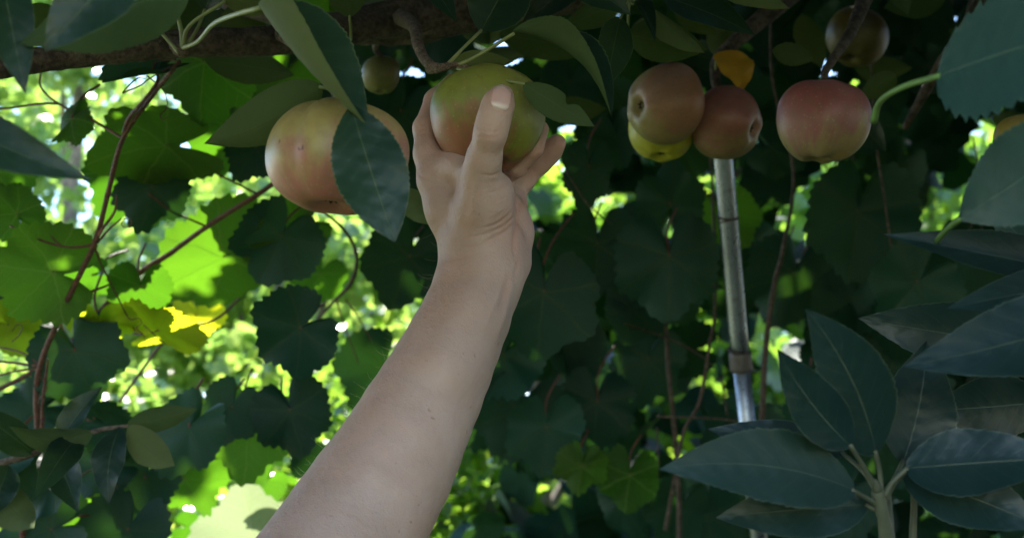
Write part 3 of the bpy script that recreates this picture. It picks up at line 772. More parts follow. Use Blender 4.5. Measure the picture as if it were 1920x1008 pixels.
make_apple('orange flushed apple with dark calyx on its left, above the yellow one', 778, 122, 1.16, 47, .93, (.86, .50, .1), seed=7, group=G,
           green=(.28, .22, .085), red=(.34, .15, .09), blush=(.55, -.7, .1), amount=.62, matkw=dict(streak=.3, bloom=.10))
make_apple('plain yellow apple tucked under the orange flushed apple', 775, 153, 1.20, 39, .95, (.05, .3, .95), seed=8, group=G,
           green=(.48, .46, .035), red=(.46, .38, .05), blush=(0, 0, 1), amount=.1, matkw=dict(streak=.1, bloom=.02, russet=.05))
make_apple('pink apple with its calyx on the right, touching the metal pole top', 852, 144, 1.19, 44, .94, (-.75, .55, .25), seed=12, group=G,
           green=(.25, .18, .075), red=(.31, .10, .085), blush=(-.3, -.6, .5), amount=.75, matkw=dict(streak=.6, bloom=.10))
make_apple('large rosy apple on the right, alone beside the green stalk', 963, 142, 1.03, 53, .98, (.14, .10, .97), seed=21, roll=1.0, group=G,
           green=(.25, .19, .075), red=(.26, .07, .078), blush=(0, -.35, .85), amount=.80, lobes=.03, taper=.08, matkw=dict(streak=.45, bloom=.12))
make_apple('dim small green apple hanging behind the big folded leaf', 447, 88, 1.22, 23, 1.0, (0, .2, 1), seed=14, group=G,
           green=(.18, .18, .03), red=(.22, .15, .03), blush=(1, 0, 0), amount=.2)
make_apple('dusky yellow apple in the dark leaves above the rosy apple', 1003, 44, 1.42, 36, .92, (.3, .3, .9), seed=15, group=G,
           green=(.10, .08, .02), red=(.16, .09, .03), blush=(1, 0, 0), amount=.3, matkw=dict(bloom=.01))
make_apple('dull yellow apple cut by the right edge between two broad leaves', 1194, 162, 1.1, 29, .95, (0, .3, 1), seed=16, group=G,
           green=(.28, .22, .035), red=(.42, .25, .05), blush=(1, 0, 0), amount=.2)
# ------------------------------------------------------------------ apple tree: limbs, twigs and its leaves
TREE_AT = np.array([1.55, 1.5, 0])
TREE = thing('apple_tree', 'old apple tree whose dark limb crosses the top of the picture', 'tree', TREE_AT)
def limb(name, pts, rpx, mat=M_BARK, sides=12, rough=.10, seed=1, n=8):
    w_ = [P(*q) for q in pts]; r = [R(a, q[2]) for a, q in zip(rpx, pts)]
    return tube(name, w_, r, mat, TREE, sides, n, rough, seed)
tube('trunk', [TREE_AT - [0, 0, .1], TREE_AT + [.02, 0, .5], TREE_AT + [-.05, .03, 1.2], TREE_AT + [-.12, 0, 1.9], TREE_AT + [-.3, -.05, 2.35]], [.13, .10, .09, .08, .055], M_BARK, TREE, 14, 6, .06)
limb('limb', [(-260, 140, .86), (-120, 100, .90), (20, 74, .95), (110, 62, .98), (220, 50, 1.0), (330, 46, 1.03), (460, 22, 1.08), (640, -8, 1.16), (900, -60, 1.32), (1250, -120, 1.45), (1640, -60, 1.6)],
     [9, 12, 14.5, 15.5, 16.5, 18, 22, 28, 34, 38, 42], seed=4, rough=.07, sides=16)
limb('branch', [(640, -10, 1.14), (560, 14, 1.12), (440, 34, 1.10), (330, 20, 1.16), (180, -30, 1.3)], [26, 24, 19, 13, 8], seed=6)
limb('branch', [(470, 20, 1.06), (486, 32, .98), (489, 50, .93), (497, 68, .895), (508, 80, .875)], [10, 8, 6.8, 6.2, 6.6], M_SPUR, 12, .06, 7, 5)
limb('spur', [(503, 80, .875), (517, 79, .868), (532, 76, .866), (545, 79, .868), (552, 78, .868)], [6.8, 5.4, 3.8, 4.2, 1.5], M_SPUR, 10, .10, 8, 5)
limb('branch', [(860, -60, 1.28), (800, -22, 1.16), (755, -6, 1.04), (738, -2, 1.0)], [16, 10, 7, 5], M_SPUR, 9, .1, 9)
limb('branch', [(1000, -70, 1.35), (930, -10, 1.3), (850, 60, 1.26), (838, 88, 1.25), (845, 118, 1.23)], [20, 13, 8, 6, 4], seed=10)
limb('branch', [(1040, -90, 1.3), (1005, 20, 1.14), (972, 75, 1.07), (966, 92, 1.05)], [16, 8, 5, 4], seed=12)
limb('branch', [(1180, -100, 1.4), (1140, 20, 1.35), (1100, 80, 1.35), (1060, 150, 1.4)], [18, 10, 7, 4], seed=13)
limb('branch', [(450, 30, 1.09), (440, 55, 1.17), (446, 66, 1.21)], [8, 4, 3], seed=14)
limb('branch', [(330, 40, 1.0), (380, 75, .84), (392, 108, .735), (396, 126, .72)], [9, 6, 4.5, 4], seed=15)
limb('spur', [(206, 50, .985), (209, 56, .962), (214, 60, .952), (218, 52, .95)], [9, 8, 7, 4], M_SPUR, 9, .2, 16)
L = blade
def T(*a, **k): return L(TREE, *a, **k)
# big folded leaf and the one hanging below it
T((303, 6, .70), (434, 151, .655), 66, nrm=(.25, -.95, .10), fl=.0, fr=2.1, arch=.05, bend=.04, serr=.035, wav=.03, seed=1, rows=80,
  stalk=[(214, 56, .95), (232, 48, .90), (250, 28, .80), (275, 17, .73)], stalk_r=.0016, label='large folded leaf showing its pale underside along one edge')
T((411, 122, .66), (463, 283, .635), 45, nrm=(.08, -1, .12), fl=.26, fr=.20, arch=.03, pa=.95, pb=.95, bend=.01, serr=.055, wav=.06, seed=2, rows=80,
  stalk=[(392, 106, .72), (400, 108, .69)], label='dark leaf hanging in front of the big apple')
T((377, 100, .72), (239, 168, .74), 34, nrm=(.05, -1, -.1), under=True, fl=.10, fr=.75, arch=-.04, bend=.06, serr=.035, seed=3, stalk=[(396, 122, .72), (390, 106, .72)])
T((222, -12, .60), (22, 52, .60), 52, nrm=(0, -1, .25), under=True, fl=.2, fr=.1, arch=.05, bend=-.05, serr=.04, seed=4)
T((170, -60, .56), (52, 60, .55), 47, nrm=(.1, -1, .25), fl=.25, fr=.2, arch=.04, serr=.03, seed=5)
T((0, -40, .62), (30, 110, .60), 30, nrm=(.25, -1, .1), fl=.3, fr=.25, arch=.05, serr=.03, seed=6)
T((-90, 120, .60), (108, 211, .58), 33, nrm=(-.05, -.9, .45), fl=.35, fr=.1, arch=.08, bend=.06, serr=.02, seed=7)
T((600, 37, .86), (717, 139, .80), 38, nrm=(.28, -.93, .10), fl=.05, fr=2.1, arch=.05, bend=-.12, serr=.045, seed=8, rows=80,
  stalk=[(534, 77, .866), (552, 69, .865), (575, 56, .865)], stalk_r=.0013, label='arched leaf folded to its pale underside above the thumb')
T((613, 97, .83), (697, 148, .80), 19, nrm=(.1, -1, .1), under=True, fl=.25, fr=.15, arch=.04, serr=.05, seed=9, notch=(1, .55, .55, .07), stalk=[(536, 80, .866), (565, 87, .85), (592, 94, .84)], stalk_r=.0009)
T((563, 37, .90), (612, -48, .93), 38, nrm=(.1, -1, .2), fl=.3, fr=.2, arch=.03, serr=.03, seed=10, stalk=[(524, 76, .868), (543, 56, .88)], stalk_r=.0012)
T((470, -60, .90), (536, 27, .86), 24, nrm=(.2, -1, .3), fl=.5, fr=.2, arch=.05, serr=.03, seed=11)
T((727, 20, .98), (711, 101, .94), 23, nrm=(.25, -1, .1), fl=.2, fr=.3, arch=-.03, serr=.03, seed=12, stalk=[(738, -2, 1.0), (733, 8, .99)])
T((741, 4, .99), (768, 49, .95), 15, nrm=(.2, -1, -.1), fl=.9, fr=.9, arch=.16, serr=.02, seed=13, stalk=[(738, -2, 1.0)])
T((762, 8, .98), (826, 62, .93), 19, nrm=(.2, -1, .2), under=True, fl=.3, fr=.5, arch=.06, serr=.03, seed=14, stalk=[(738, -2, 1.0), (750, 2, .99)])
T((735, 40, 1.02), (830, 58, 1.0), 26, nrm=(0, -1, -.3), under=True, fl=.2, fr=.2, arch=-.05, serr=.03, seed=15, stalk=[(738, -2, 1.0), (736, 20, 1.01)])
T((778, -4, .98), (885, 41, .95), 25, nrm=(.1, -1, .35), fl=.2, fr=.3, arch=.04, serr=.03, seed=16, stalk=[(738, -2, 1.0), (758, -4, .99)])
T((830, -30, .95), (926, 10, .92), 18, nrm=(.1, -1, .2), under=True, fl=.2, fr=.2, arch=.03, seed=17)
T((690, -30, 1.0), (610, 30, 1.0), 20, nrm=(0, -1, .1), fl=.3, fr=.3, arch=.08, seed=18, stalk=[(738, -2, 1.0), (715, -14, 1.0)])
T((726, 2, 1.0), (655, 34, 1.04), 18, nrm=(0, -1, -.1), under=True, fl=.3, fr=.2, seed=19, stalk=[(738, -2, 1.0)])
T((845, 60, 1.22), (868, 109, 1.19), 24, M_GOLD_LEAF, nrm=(.1, -1, .1), fl=.10, fr=.35, arch=.05, bend=-.08, serr=.06, wav=.14, twist=.3, seed=20, stalk=[(838, 84, 1.25), (840, 68, 1.235)], label='small golden yellow leaf above the pink apple')
T((468, 222, .95), (506, 263, .93), 17, nrm=(0, -1, -.2), under=True, fl=.2, fr=.2, seed=21)
T((905, 58, 1.2), (955, 70, 1.18), 14, nrm=(0, -1, -.2), under=True, fl=.2, fr=.2, seed=22)
T((527, 78, .885), (602, 72, .90), 16, nrm=(0, -1, -.5), under=True, fl=.2, fr=.3, seed=23, label='pale leaf just above the held apple')
T((262, 2, .92), (330, -35, .90), 34, nrm=(0, -1, -.2), under=True, fl=.2, fr=.2, seed=24, stalk=[(214, 56, .95), (222, 30, .94)], stalk_r=.0015)
T((206, 12, .95), (196, -50, .93), 30, nrm=(.3, -1, 0), under=True, fl=.3, fr=.3, seed=25, stalk=[(214, 56, .95), (212, 34, .95)], stalk_r=.0017)
T((178, 26, .96), (120, -6, .93), 22, nrm=(0, -1, -.2), under=True, fl=.2, fr=.3, seed=26, stalk=[(210, 62, .95), (196, 46, .955)], stalk_r=.0014)
T((240, 12, .97), (268, -45, .96), 26, nrm=(-.2, -1, 0), fl=.3, fr=.3, seed=27, stalk=[(214, 58, .95), (230, 36, .96)], stalk_r=.0014)
T((410, 20, 1.0), (398, -50, .98), 24, nrm=(0, -1, -.1), under=True, fl=.2, fr=.2, seed=28, stalk=[(411, 46, 1.05), (411, 34, 1.02)], stalk_r=.0012)
T((240, 70, 1.12), (345, 88, 1.1), 24, nrm=(0, -1, -.4), under=True, fl=.2, fr=.2, seed=29)
T((650, -40, .93), (740, 18, .92), 26, nrm=(0, -1, .2), fl=.3, fr=.3, seed=30)
T((585, 40, 1.08), (700, 62, 1.06), 24, nrm=(0, -1, -.4), under=True, fl=.3, fr=.2, seed=31)
# broad teal leaves leaning in from the right edge
T((1097, 90, .60), (1320, 20, .52), 96, M_TEAL_LEAF, nrm=(-.15, -1, .35), fl=.12, fr=.1, arch=.02, serr=.17, teeth=15, wav=.03, seed=40, rows=60,
  stalk=[(1024, 142, .66), (1032, 118, .645), (1060, 101, .625)], stalk_r=.0017, stalk_mat=M_STALK_GREEN, label='broad saw edged teal leaf at the upper right edge')
T((1122, 258, .60), (1290, 150, .54), 58, M_TEAL_LEAF, nrm=(-.1, -1, .3), fl=.2, fr=.05, arch=.02, pa=1.05, pb=.8, serr=.06, teeth=22, seed=41, stalk=[(1098, 282, .66), (1108, 270, .63)], stalk_r=.0015, stalk_mat=M_STALK_GREEN, label='broad teal leaf at the right edge below the saw edged one')
T((1240, 330, .70), (1150, 232, .68), 30, M_TEAL_LEAF, nrm=(0, -1, .1), fl=.2, fr=.2, serr=.03, seed=42)
# a low twig of the tree crossing the lower left corner
limb('twig', [(-160, 640, 1.20), (-40, 560, 1.15), (40, 530, 1.12), (110, 505, 1.10), (150, 498, 1.09)], [6, 5, 4, 3, 2], M_SPUR, 8, .06, 31)
for k_, (b_, t_, w_, un_) in enumerate((((40, 530, 1.12), (-40, 470, 1.08), 22, 0), ((70, 516, 1.11), (120, 452, 1.12), 18, 0), ((110, 505, 1.10), (10, 498, 1.04), 24, 1), ((150, 498, 1.09), (205, 545, 1.05), 20, 1), ((140, 500, 1.09), (128, 590, 1.06), 22, 0),
        ((60, 522, 1.11), (92, 600, 1.06), 26, 0), ((10, 545, 1.13), (-20, 612, 1.1), 24, 0), ((148, 498, 1.09), (232, 478, 1.1), 16, 1), ((90, 512, 1.1), (40, 585, 1.02), 20, 0), ((-20, 555, 1.14), (40, 618, 1.08), 26, 1))):
    T(b_, t_, w_, nrm=(rnd.uniform(-.4, .4), -1, rnd.uniform(0, .6)), under=bool(un_), fl=rnd.uniform(.1, .6), fr=rnd.uniform(.1, .6), arch=rnd.uniform(.02, .12), bend=rnd.uniform(-.06, .06), serr=.035, wav=.08, seed=120 + k_, rows=48)
# leaves hanging loose in the dark of the crown
rr = random.Random(4)
for i in range(64):
    px, py = rr.uniform(380, 1230), rr.uniform(-120, 75) if i % 3 else rr.uniform(-60, 150)
    if i < 14: px, py = rr.uniform(-80, 330), rr.uniform(-150, 25)
    d = rr.uniform(1.12, 1.6) if i >= 14 else rr.uniform(1.08, 1.3); a = rr.uniform(-math.pi, .4); l = R(1, 1) * FPX * rr.uniform(75, 120) / d
    if d < 1.28 and (700 < px < 1030 and py > 10): d += .2
    if 380 < px < 480 and py > 30: continue
    T((px, py, d), (px + l * math.cos(a), py - l * math.sin(a) * .8, d + rr.uniform(-.05, .03)), l * rr.uniform(.22, .3), nrm=(rr.uniform(-.5, .5), -1, rr.uniform(-.5, .4)), under=rr.random() < .6,
      fl=rr.uniform(.1, .6), fr=rr.uniform(.1, .6), arch=rr.uniform(-.04, .1), serr=.03, rows=26, cols=3, seed=50 + i)
# shading crown overhead, with unseen leaf walls and floor added to block light
rs = np.random.RandomState(77)
def crown_points(n, x0, x1, y0, y1, thick, rs, slope=.50, lift=.10):
    y = rs.uniform(y0, y1, n); x = rs.uniform(x0, x1, n)
    return np.stack([x, y, CAM_H + lift + y * slope + rs.uniform(0, thick, n)], -1)
def box_points(n, x, y, z): return np.stack([rs.uniform(*x, n), rs.uniform(*y, n), rs.uniform(*z, n)], -1)
C = [crown_points(10500, -2.3, 3.0, .70, 2.6, .5, rs), crown_points(1800, .2, 3.0, 2.6, 3.0, .5, rs), crown_points(1500, -1.2, 2.4, .35, .8, .30, rs, .5, .16),
     box_points(9000, (-2.3, 2.6), (.1, 1.95), (2.45, 3.35)),                     # unseen upper crown layer, added to block the sun
     box_points(2600, (.27, 2.0), (.02, .40), (.6, 2.5)), box_points(2200, (-2.2, -.33), (.02, .36), (.7, 2.5)),   # unseen leaf walls either side of the camera, added to narrow the light
     box_points(700, (-.4, .4), (.05, .35), (1.95, 2.5)),  # unseen leaves over the camera, added to close off sky light
     box_points(4200, (.05, 2.6), (.1, 2.6), (.75, 1.38)), box_points(1500, (-1.6, .05), (.2, 2.0), (.55, 1.0)),  # unseen leaf floor, added to stop light bouncing off the ground
     box_points(3500, (-1.4, .3), (.9, 1.9), (2.5, 3.2))]  # unseen extra roof on the left, added against sun leaks
yy = rs.uniform(.3, 2.6, 4200); C.append(np.stack([np.maximum(yy, 0) * .47 + .30 + rs.uniform(0, .8, 4200), yy, rs.uniform(.5, 2.7, 4200)], -1))  # unseen leaf wall on the right, added to darken that side
C = np.vstack(C)
for q in ((215, 372, 1.30), (118, 388, 1.28)):     # gaps in the leaves that let a shaft of sun through
    A = P(*q); sv_ = np.array(sdir); D = C - A; t_ = D @ sv_
    C = C[~((np.linalg.norm(D - t_[:, None] * sv_, axis=1) < .075) & (t_ > .05))]
o = obj('crown', rand_cloud(C, M_CROWN_LEAF, 'crown', .035, .06, .8, .6, 5), TREE, Matrix.Identity(4)); tag(o, kind='stuff')  # holds the crown and the added light-blocking leaves
WM['crown']

# ------------------------------------------------------------------ young shoot at the lower right
sp = P(1030, 582, .66)
SHOOT = thing('apple_shoot', 'young dark leaved shoot spreading its leaves at the bottom right', 'plant', (sp[0], sp[1], 0))
tube('stem', [np.array([sp[0] + .03, sp[1] + .05, -.05]), np.array([sp[0] + .05, sp[1] + .03, .6]), P(1052, 760, .68), P(1042, 640, .665), P(1034, 600, .66), P(1029, 578, .658), P(1028, 571, .656)], [.007, .006, .0045, .0036, .0033, .0036, .0024], M_STALK_DULL, SHOOT, 10, 6, .04)
tube('bud', [P(1028, 572, .656), P(1026, 566, .654), P(1025.5, 561, .652)], [.0030, .0022, .0006], M_STALK_DULL, SHOOT, 8, 4)
def S(*a, **k):
    k.setdefault('stalk_r', .0013); k.setdefault('stalk_mat', M_STALK_DULL); k.setdefault('mat', M_SHOOT_LEAF)
    return L(SHOOT, *a, **k)
S((1003, 574, .645), (772, 549, .60), 47, nrm=(-.02, -.92, .38), fl=.14, fr=.18, arch=.03, bend=.055, serr=.045, wav=.03, seed=60, rows=84, stalk=[(1032, 592, .66), (1018, 584, .655)], label='broad pointed leaf of the shoot, lowest on its left')
S((990, 530, .70), (829, 502, .70), 26, nrm=(0, -.9, .45), fl=.2, fr=.15, arch=.02, serr=.04, seed=61, stalk=[(1028, 576, .66), (1012, 552, .68)])
S((998, 523, .635), (911, 408, .60), 33, nrm=(-.06, -1, .22), fl=.18, fr=.16, arch=-.02, bend=-.03, serr=.02, seed=62, rows=80, stalk=[(1027, 572, .656), (1012, 546, .645)], label='narrow upright leaf of the shoot in front of a wider one')
S((1027, 531, .65), (943, 360, .61), 47, nrm=(.04, -1, .22), fl=.16, fr=.16, arch=.02, bend=.05, serr=.035, seed=63, rows=84, stalk=[(1033, 577, .657), (1031, 552, .655)], label='tall upright leaf of the shoot, rising highest')
S((1058, 542, .68), (1086, 398, .70), 46, nrm=(.1, -1, .15), fl=.15, fr=.2, arch=.02, bend=.03, serr=.03, seed=64, stalk=[(1036, 580, .66), (1048, 560, .67)])
S((1060, 548, .655), (1250, 535, .62), 44, nrm=(0, -.85, .5), fl=.15, fr=.2, arch=.05, serr=.03, bend=.02, seed=65, stalk=[(1037, 580, .658), (1046, 564, .656)], stalk_r=.0015)
S((1058, 552, .67), (1225, 618, .64), 42, nrm=(0, -.9, .35), fl=.2, fr=.2, arch=.03, serr=.03, seed=66, stalk=[(1038, 584, .66), (1048, 566, .665)])
S((1018, 590, .665), (838, 606, .655), 36, nrm=(0, -.9, .35), fl=.2, fr=.2, arch=.03, serr=.03, seed=67, stalk=[(1035, 600, .66)])
S((1300, 330, .72), (1034, 274, .66), 33, nrm=(.02, -.85, .5), fl=.15, fr=.65, arch=.05, bend=-.03, serr=.035, seed=68, rows=80)
S((1300, 330, .70), (1109, 361, .64), 30, nrm=(0, -.9, .4), fl=.2, fr=.15, arch=.03, serr=.03, seed=69)
S((1330, 352, .64), (1057, 429, .60), 52, nrm=(.02, -.9, .40), fl=.15, fr=.18, arch=.02, bend=-.03, serr=.03, seed=70, rows=80, label='wide leaf of the shoot lying across the right edge')
S((1220, 470, .80), (1090, 480, .82), 40, nrm=(.1, -1, .0), under=False, fl=.2, fr=.2, seed=71)
S((1240, 410, .84), (1005, 372, .86), 44, nrm=(.1, -1, -.1), under=False, fl=.2, fr=.2, arch=.05, seed=72)
tube('branch', [P(1090, 820, .72), P(1250, 560, .74), P(1330, 400, .70), P(1310, 335, .71)], [.005, .004, .003, .002], M_STALK_DULL, SHOOT, 8, 6)
tube('branch', [P(1075, 760, .69), P(1070, 640, .69), P(1071, 590, .69), P(1068, 560, .685)], [.003, .0022, .0018, .0012], M_STALK_DULL, SHOOT, 7, 6)
# ------------------------------------------------------------------ metal pole
pb, pt_ = P(884, 540, 1.50), P(842, 120, 1.42)
ax_ = (pt_ - pb); foot = pb - ax_ * (pb[2] + .15) / ax_[2]
POLE = thing('metal_pole', 'grey galvanised metal pole leaning upright under the cluster of apples', 'pole', foot)
def pole_mat():
    s = NT('galvanised'); o = s.obj(); mp = s.n('ShaderNodeMapping'); s.put(mp.inputs[0], o); mp.inputs[3].default_value = (30, 30, 5)
    a = s.noise(1.0, 5, mp.outputs[0], .7); b = s.noise(90, 4, o)
    c = s.mix(s.ramp(a, .35, .7), (.30, .335, .40), (.20, .225, .27)); c = s.mix(s.math('MULTIPLY', s.ramp(b, .58, .74), .55), c, (.11, .085, .07))
    s.put(s.b.inputs['Base Color'], c); s.b.inputs['Metallic'].default_value = .9
    s.put(s.b.inputs['Roughness'], s.math('MULTIPLY_ADD', b, .25, .17)); s.put(s.b.inputs['Normal'], s.bump(s.math('ADD', a, b), .15, .001))
    return s.m
M_POLE = pole_mat(); M_WIRE = plain('rusty_wire', (.06, .045, .04), .6, .3)
joint = P(868, 422, 1.478)
tube('upper_tube', [pt_, (pt_ + joint) / 2, joint], .0112, M_POLE, POLE, 20, 4)
tube('lower_tube', [joint + (joint - pt_) * .005, (joint + foot) / 2, foot], .0103, M_POLE, POLE, 20, 6)
u_ = unit(pt_ - foot)
tube('sleeve', [joint - u_ * .012, joint, joint + u_ * .010], [.0136, .0138, .0132], plain('dull_sleeve', (.12, .11, .11), .6, .5), POLE, 18, 3, .03)
def ring(c, r, wr, tilt, name):
    a = np.linspace(0, 2 * math.pi, 17); X = unit(np.cross(u_, [0, 1, .1])); Y = np.cross(u_, X)
    tube(name, [c + X * r * math.cos(t) + Y * r * math.sin(t) + u_ * tilt * math.cos(t + .6) for t in a], wr, M_WIRE, POLE, 6, 2)
ring(P(853, 254, 1.446), .0121, .0012, .002, 'wire_tie'); ring(P(853.5, 257, 1.446), .0122, .0010, -.002, 'wire_tie')
ring(P(866, 410, 1.476), .0126, .0014, .003, 'wire_tie')

# ------------------------------------------------------------------ grape vine on the left
VA = P(40, 640, 1.30)
VINE = thing('grape_vine', 'grape vine with reddish canes climbing at the left in front of sunlit trees', 'vine', (VA[0], VA[1], 0))
def cane(parent, pts, r, mat=M_CANE, name='cane', sides=7, rough=.08, seed=0, n=7):
    rr_ = [q * .72 for q in (r if not np.isscalar(r) else [r] * len(pts))]
    return tube(name, [P(*q) for q in pts], rr_, mat, parent, sides, n, rough, seed)
cane(VINE, [(25, 900, 1.32), (26, 640, 1.30), (34, 570, 1.29), (44, 520, 1.27), (44, 440, 1.25), (74, 362, 1.22), (110, 286, 1.19), (128, 220, 1.17), (144, 162, 1.14), (178, 112, 1.10), (210, 72, 1.05)], [.006, .005, .0045, .0042, .004, .0038, .0036, .0034, .0032, .003, .0028], seed=1)
cane(VINE, [(48, 520, 1.255), (50, 470, 1.245), (54, 438, 1.24), (56, 420, 1.24)], [.0022, .002, .002, .001], seed=2)
cane(VINE, [(144, 162, 1.14), (150, 140, 1.125), (168, 118, 1.10), (184, 96, 1.085), (183, 84, 1.08), (176, 77, 1.075)], [.0026, .0026, .0022, .002, .0016, .001], seed=3)
cane(VINE, [(144, 162, 1.14), (128, 152, 1.15), (100, 136, 1.16), (68, 121, 1.18), (48, 102, 1.18), (48, 82, 1.17)], [.0022, .002, .0018, .0016, .0014, .0012], seed=4)
cane(VINE, [(68, 121, 1.18), (40, 122, 1.2), (0, 127, 1.22), (-60, 120, 1.25)], [.0018, .0017, .0016, .0016], seed=5)
cane(VINE, [(110, 286, 1.19), (92, 289, 1.19), (72, 288, 1.195), (40, 278, 1.2), (12, 264, 1.21)], [.002, .0018, .0016, .0016, .0014], seed=6)
cane(VINE, [(72, 288, 1.195), (60, 276, 1.2), (52, 262, 1.21)], [.0013, .0012, .001], seed=7)
cane(VINE, [(110, 286, 1.19), (120, 268, 1.18), (134, 248, 1.175), (137, 228, 1.17)], [.0022, .002, .0018, .0008], seed=8)
cane(VINE, [(114, 284, 1.19), (128, 268, 1.18), (142, 256, 1.17)], [.0018, .0015, .001], seed=9)
cane(VINE, [(110, 286, 1.19), (118, 308, 1.21), (128, 328, 1.24), (140, 352, 1.26), (160, 390, 1.3)], [.0015, .0014, .0013, .0012, .001], seed=10)
cane(VINE, [(-30, 470, 1.42), (60, 420, 1.4), (150, 330, 1.4), (200, 296, 1.4), (250, 260, 1.38), (310, 222, 1.36), (350, 190, 1.35), (420, 150, 1.36)], [.004, .004, .0045, .0045, .004, .004, .0036, .003], seed=11)
cane(VINE, [(240, 264, 1.375), (200, 246, 1.36), (174, 226, 1.35)], [.0018, .0017, .0015], seed=12)
cane(VINE, [(300, 226, 1.36), (260, 206, 1.34), (210, 182, 1.32), (194, 168, 1.30)], [.0018, .0018, .0017, .0014], seed=13)
cane(VINE, [(140, 470, 1.6), (200, 392, 1.55), (248, 376, 1.53), (280, 350, 1.52), (305, 318, 1.5)], [.003, .0028, .0026, .0022, .0018], seed=14)
cane(VINE, [(352, 396, 1.7), (392, 352, 1.65), (412, 330, 1.62), (418, 300, 1.6), (404, 270, 1.58), (370, 240, 1.56)], [.003, .003, .004, .0035, .003, .0025], M_DRY, seed=15)
cane(VINE, [(405, 350, 1.64), (420, 372, 1.66), (436, 400, 1.7)], [.0016, .0014, .001], seed=16)
cane(VINE, [(395, 352, 1.64), (402, 376, 1.66), (420, 425, 1.7)], [.0016, .0014, .001], seed=17)
cane(VINE, [(60, 372, 1.22), (84, 350, 1.23), (110, 340, 1.24), (126, 334, 1.25)], [.0026, .0022, .002, .0016], M_CANE, seed=18)
cane(VINE, [(44, 428, 1.25), (20, 425, 1.27), (-30, 420, 1.3)], [.0022, .002, .002], seed=19)
cane(VINE, [(44, 432, 1.25), (20, 434, 1.26), (-20, 444, 1.28)], [.0016, .0015, .0013], seed=20)
cane(VINE, [(44, 425, 1.25), (24, 412, 1.27), (-20, 402, 1.3)], [.0014, .0013, .0013], seed=21)
def tendril(pts, r=.0007, seed=0): cane(VINE, pts, [r * 1.3] + [r] * (len(pts) - 2) + [r * .5], M_CANE, 'tendril', 5, .05, seed)
tendril([(172, 88, 1.08), (190, 104, 1.09), (196, 118, 1.09), (194, 128, 1.085), (188, 134, 1.08), (190, 140, 1.08), (197, 137, 1.08)])
tendril([(200, 78, 1.06), (186, 86, 1.07), (172, 94, 1.06), (164, 100, 1.05), (150, 106, 1.05), (144, 108, 1.05), (160, 92, 1.05), (170, 92, 1.05)], .0009)
tendril([(206, 70, 1.05), (192, 70, 1.06), (178, 74, 1.07)], .001)
tendril([(145, 256, 1.17), (152, 256, 1.165), (154, 262, 1.165), (147, 266, 1.165), (142, 262, 1.165), (146, 257, 1.16)], .0007)
tendril([(150, 372, 1.24), (155, 374, 1.24), (162, 372, 1.24), (166, 378, 1.24), (160, 384, 1.24), (168, 392, 1.245), (170, 400, 1.25)], .0007)
tendril([(46, 515, 1.26), (52, 490, 1.25), (45, 470, 1.245), (55, 455, 1.24), (46, 438, 1.24)], .0009)
tendril([(168, 380, 1.26), (186, 396, 1.26), (196, 404, 1.27)], .0008)
tendril([(14, 400, 1.24), (22, 392, 1.24), (26, 382, 1.23), (20, 380, 1.23), (14, 388, 1.23)], .0008)
tendril([(90, 560, 1.25), (110, 548, 1.24), (128, 552, 1.24), (138, 572, 1.25)], .0009)
Y_, D_, PL = M_VINE_YELLOW, M_VINE_DARK, M_PALE_LEAF
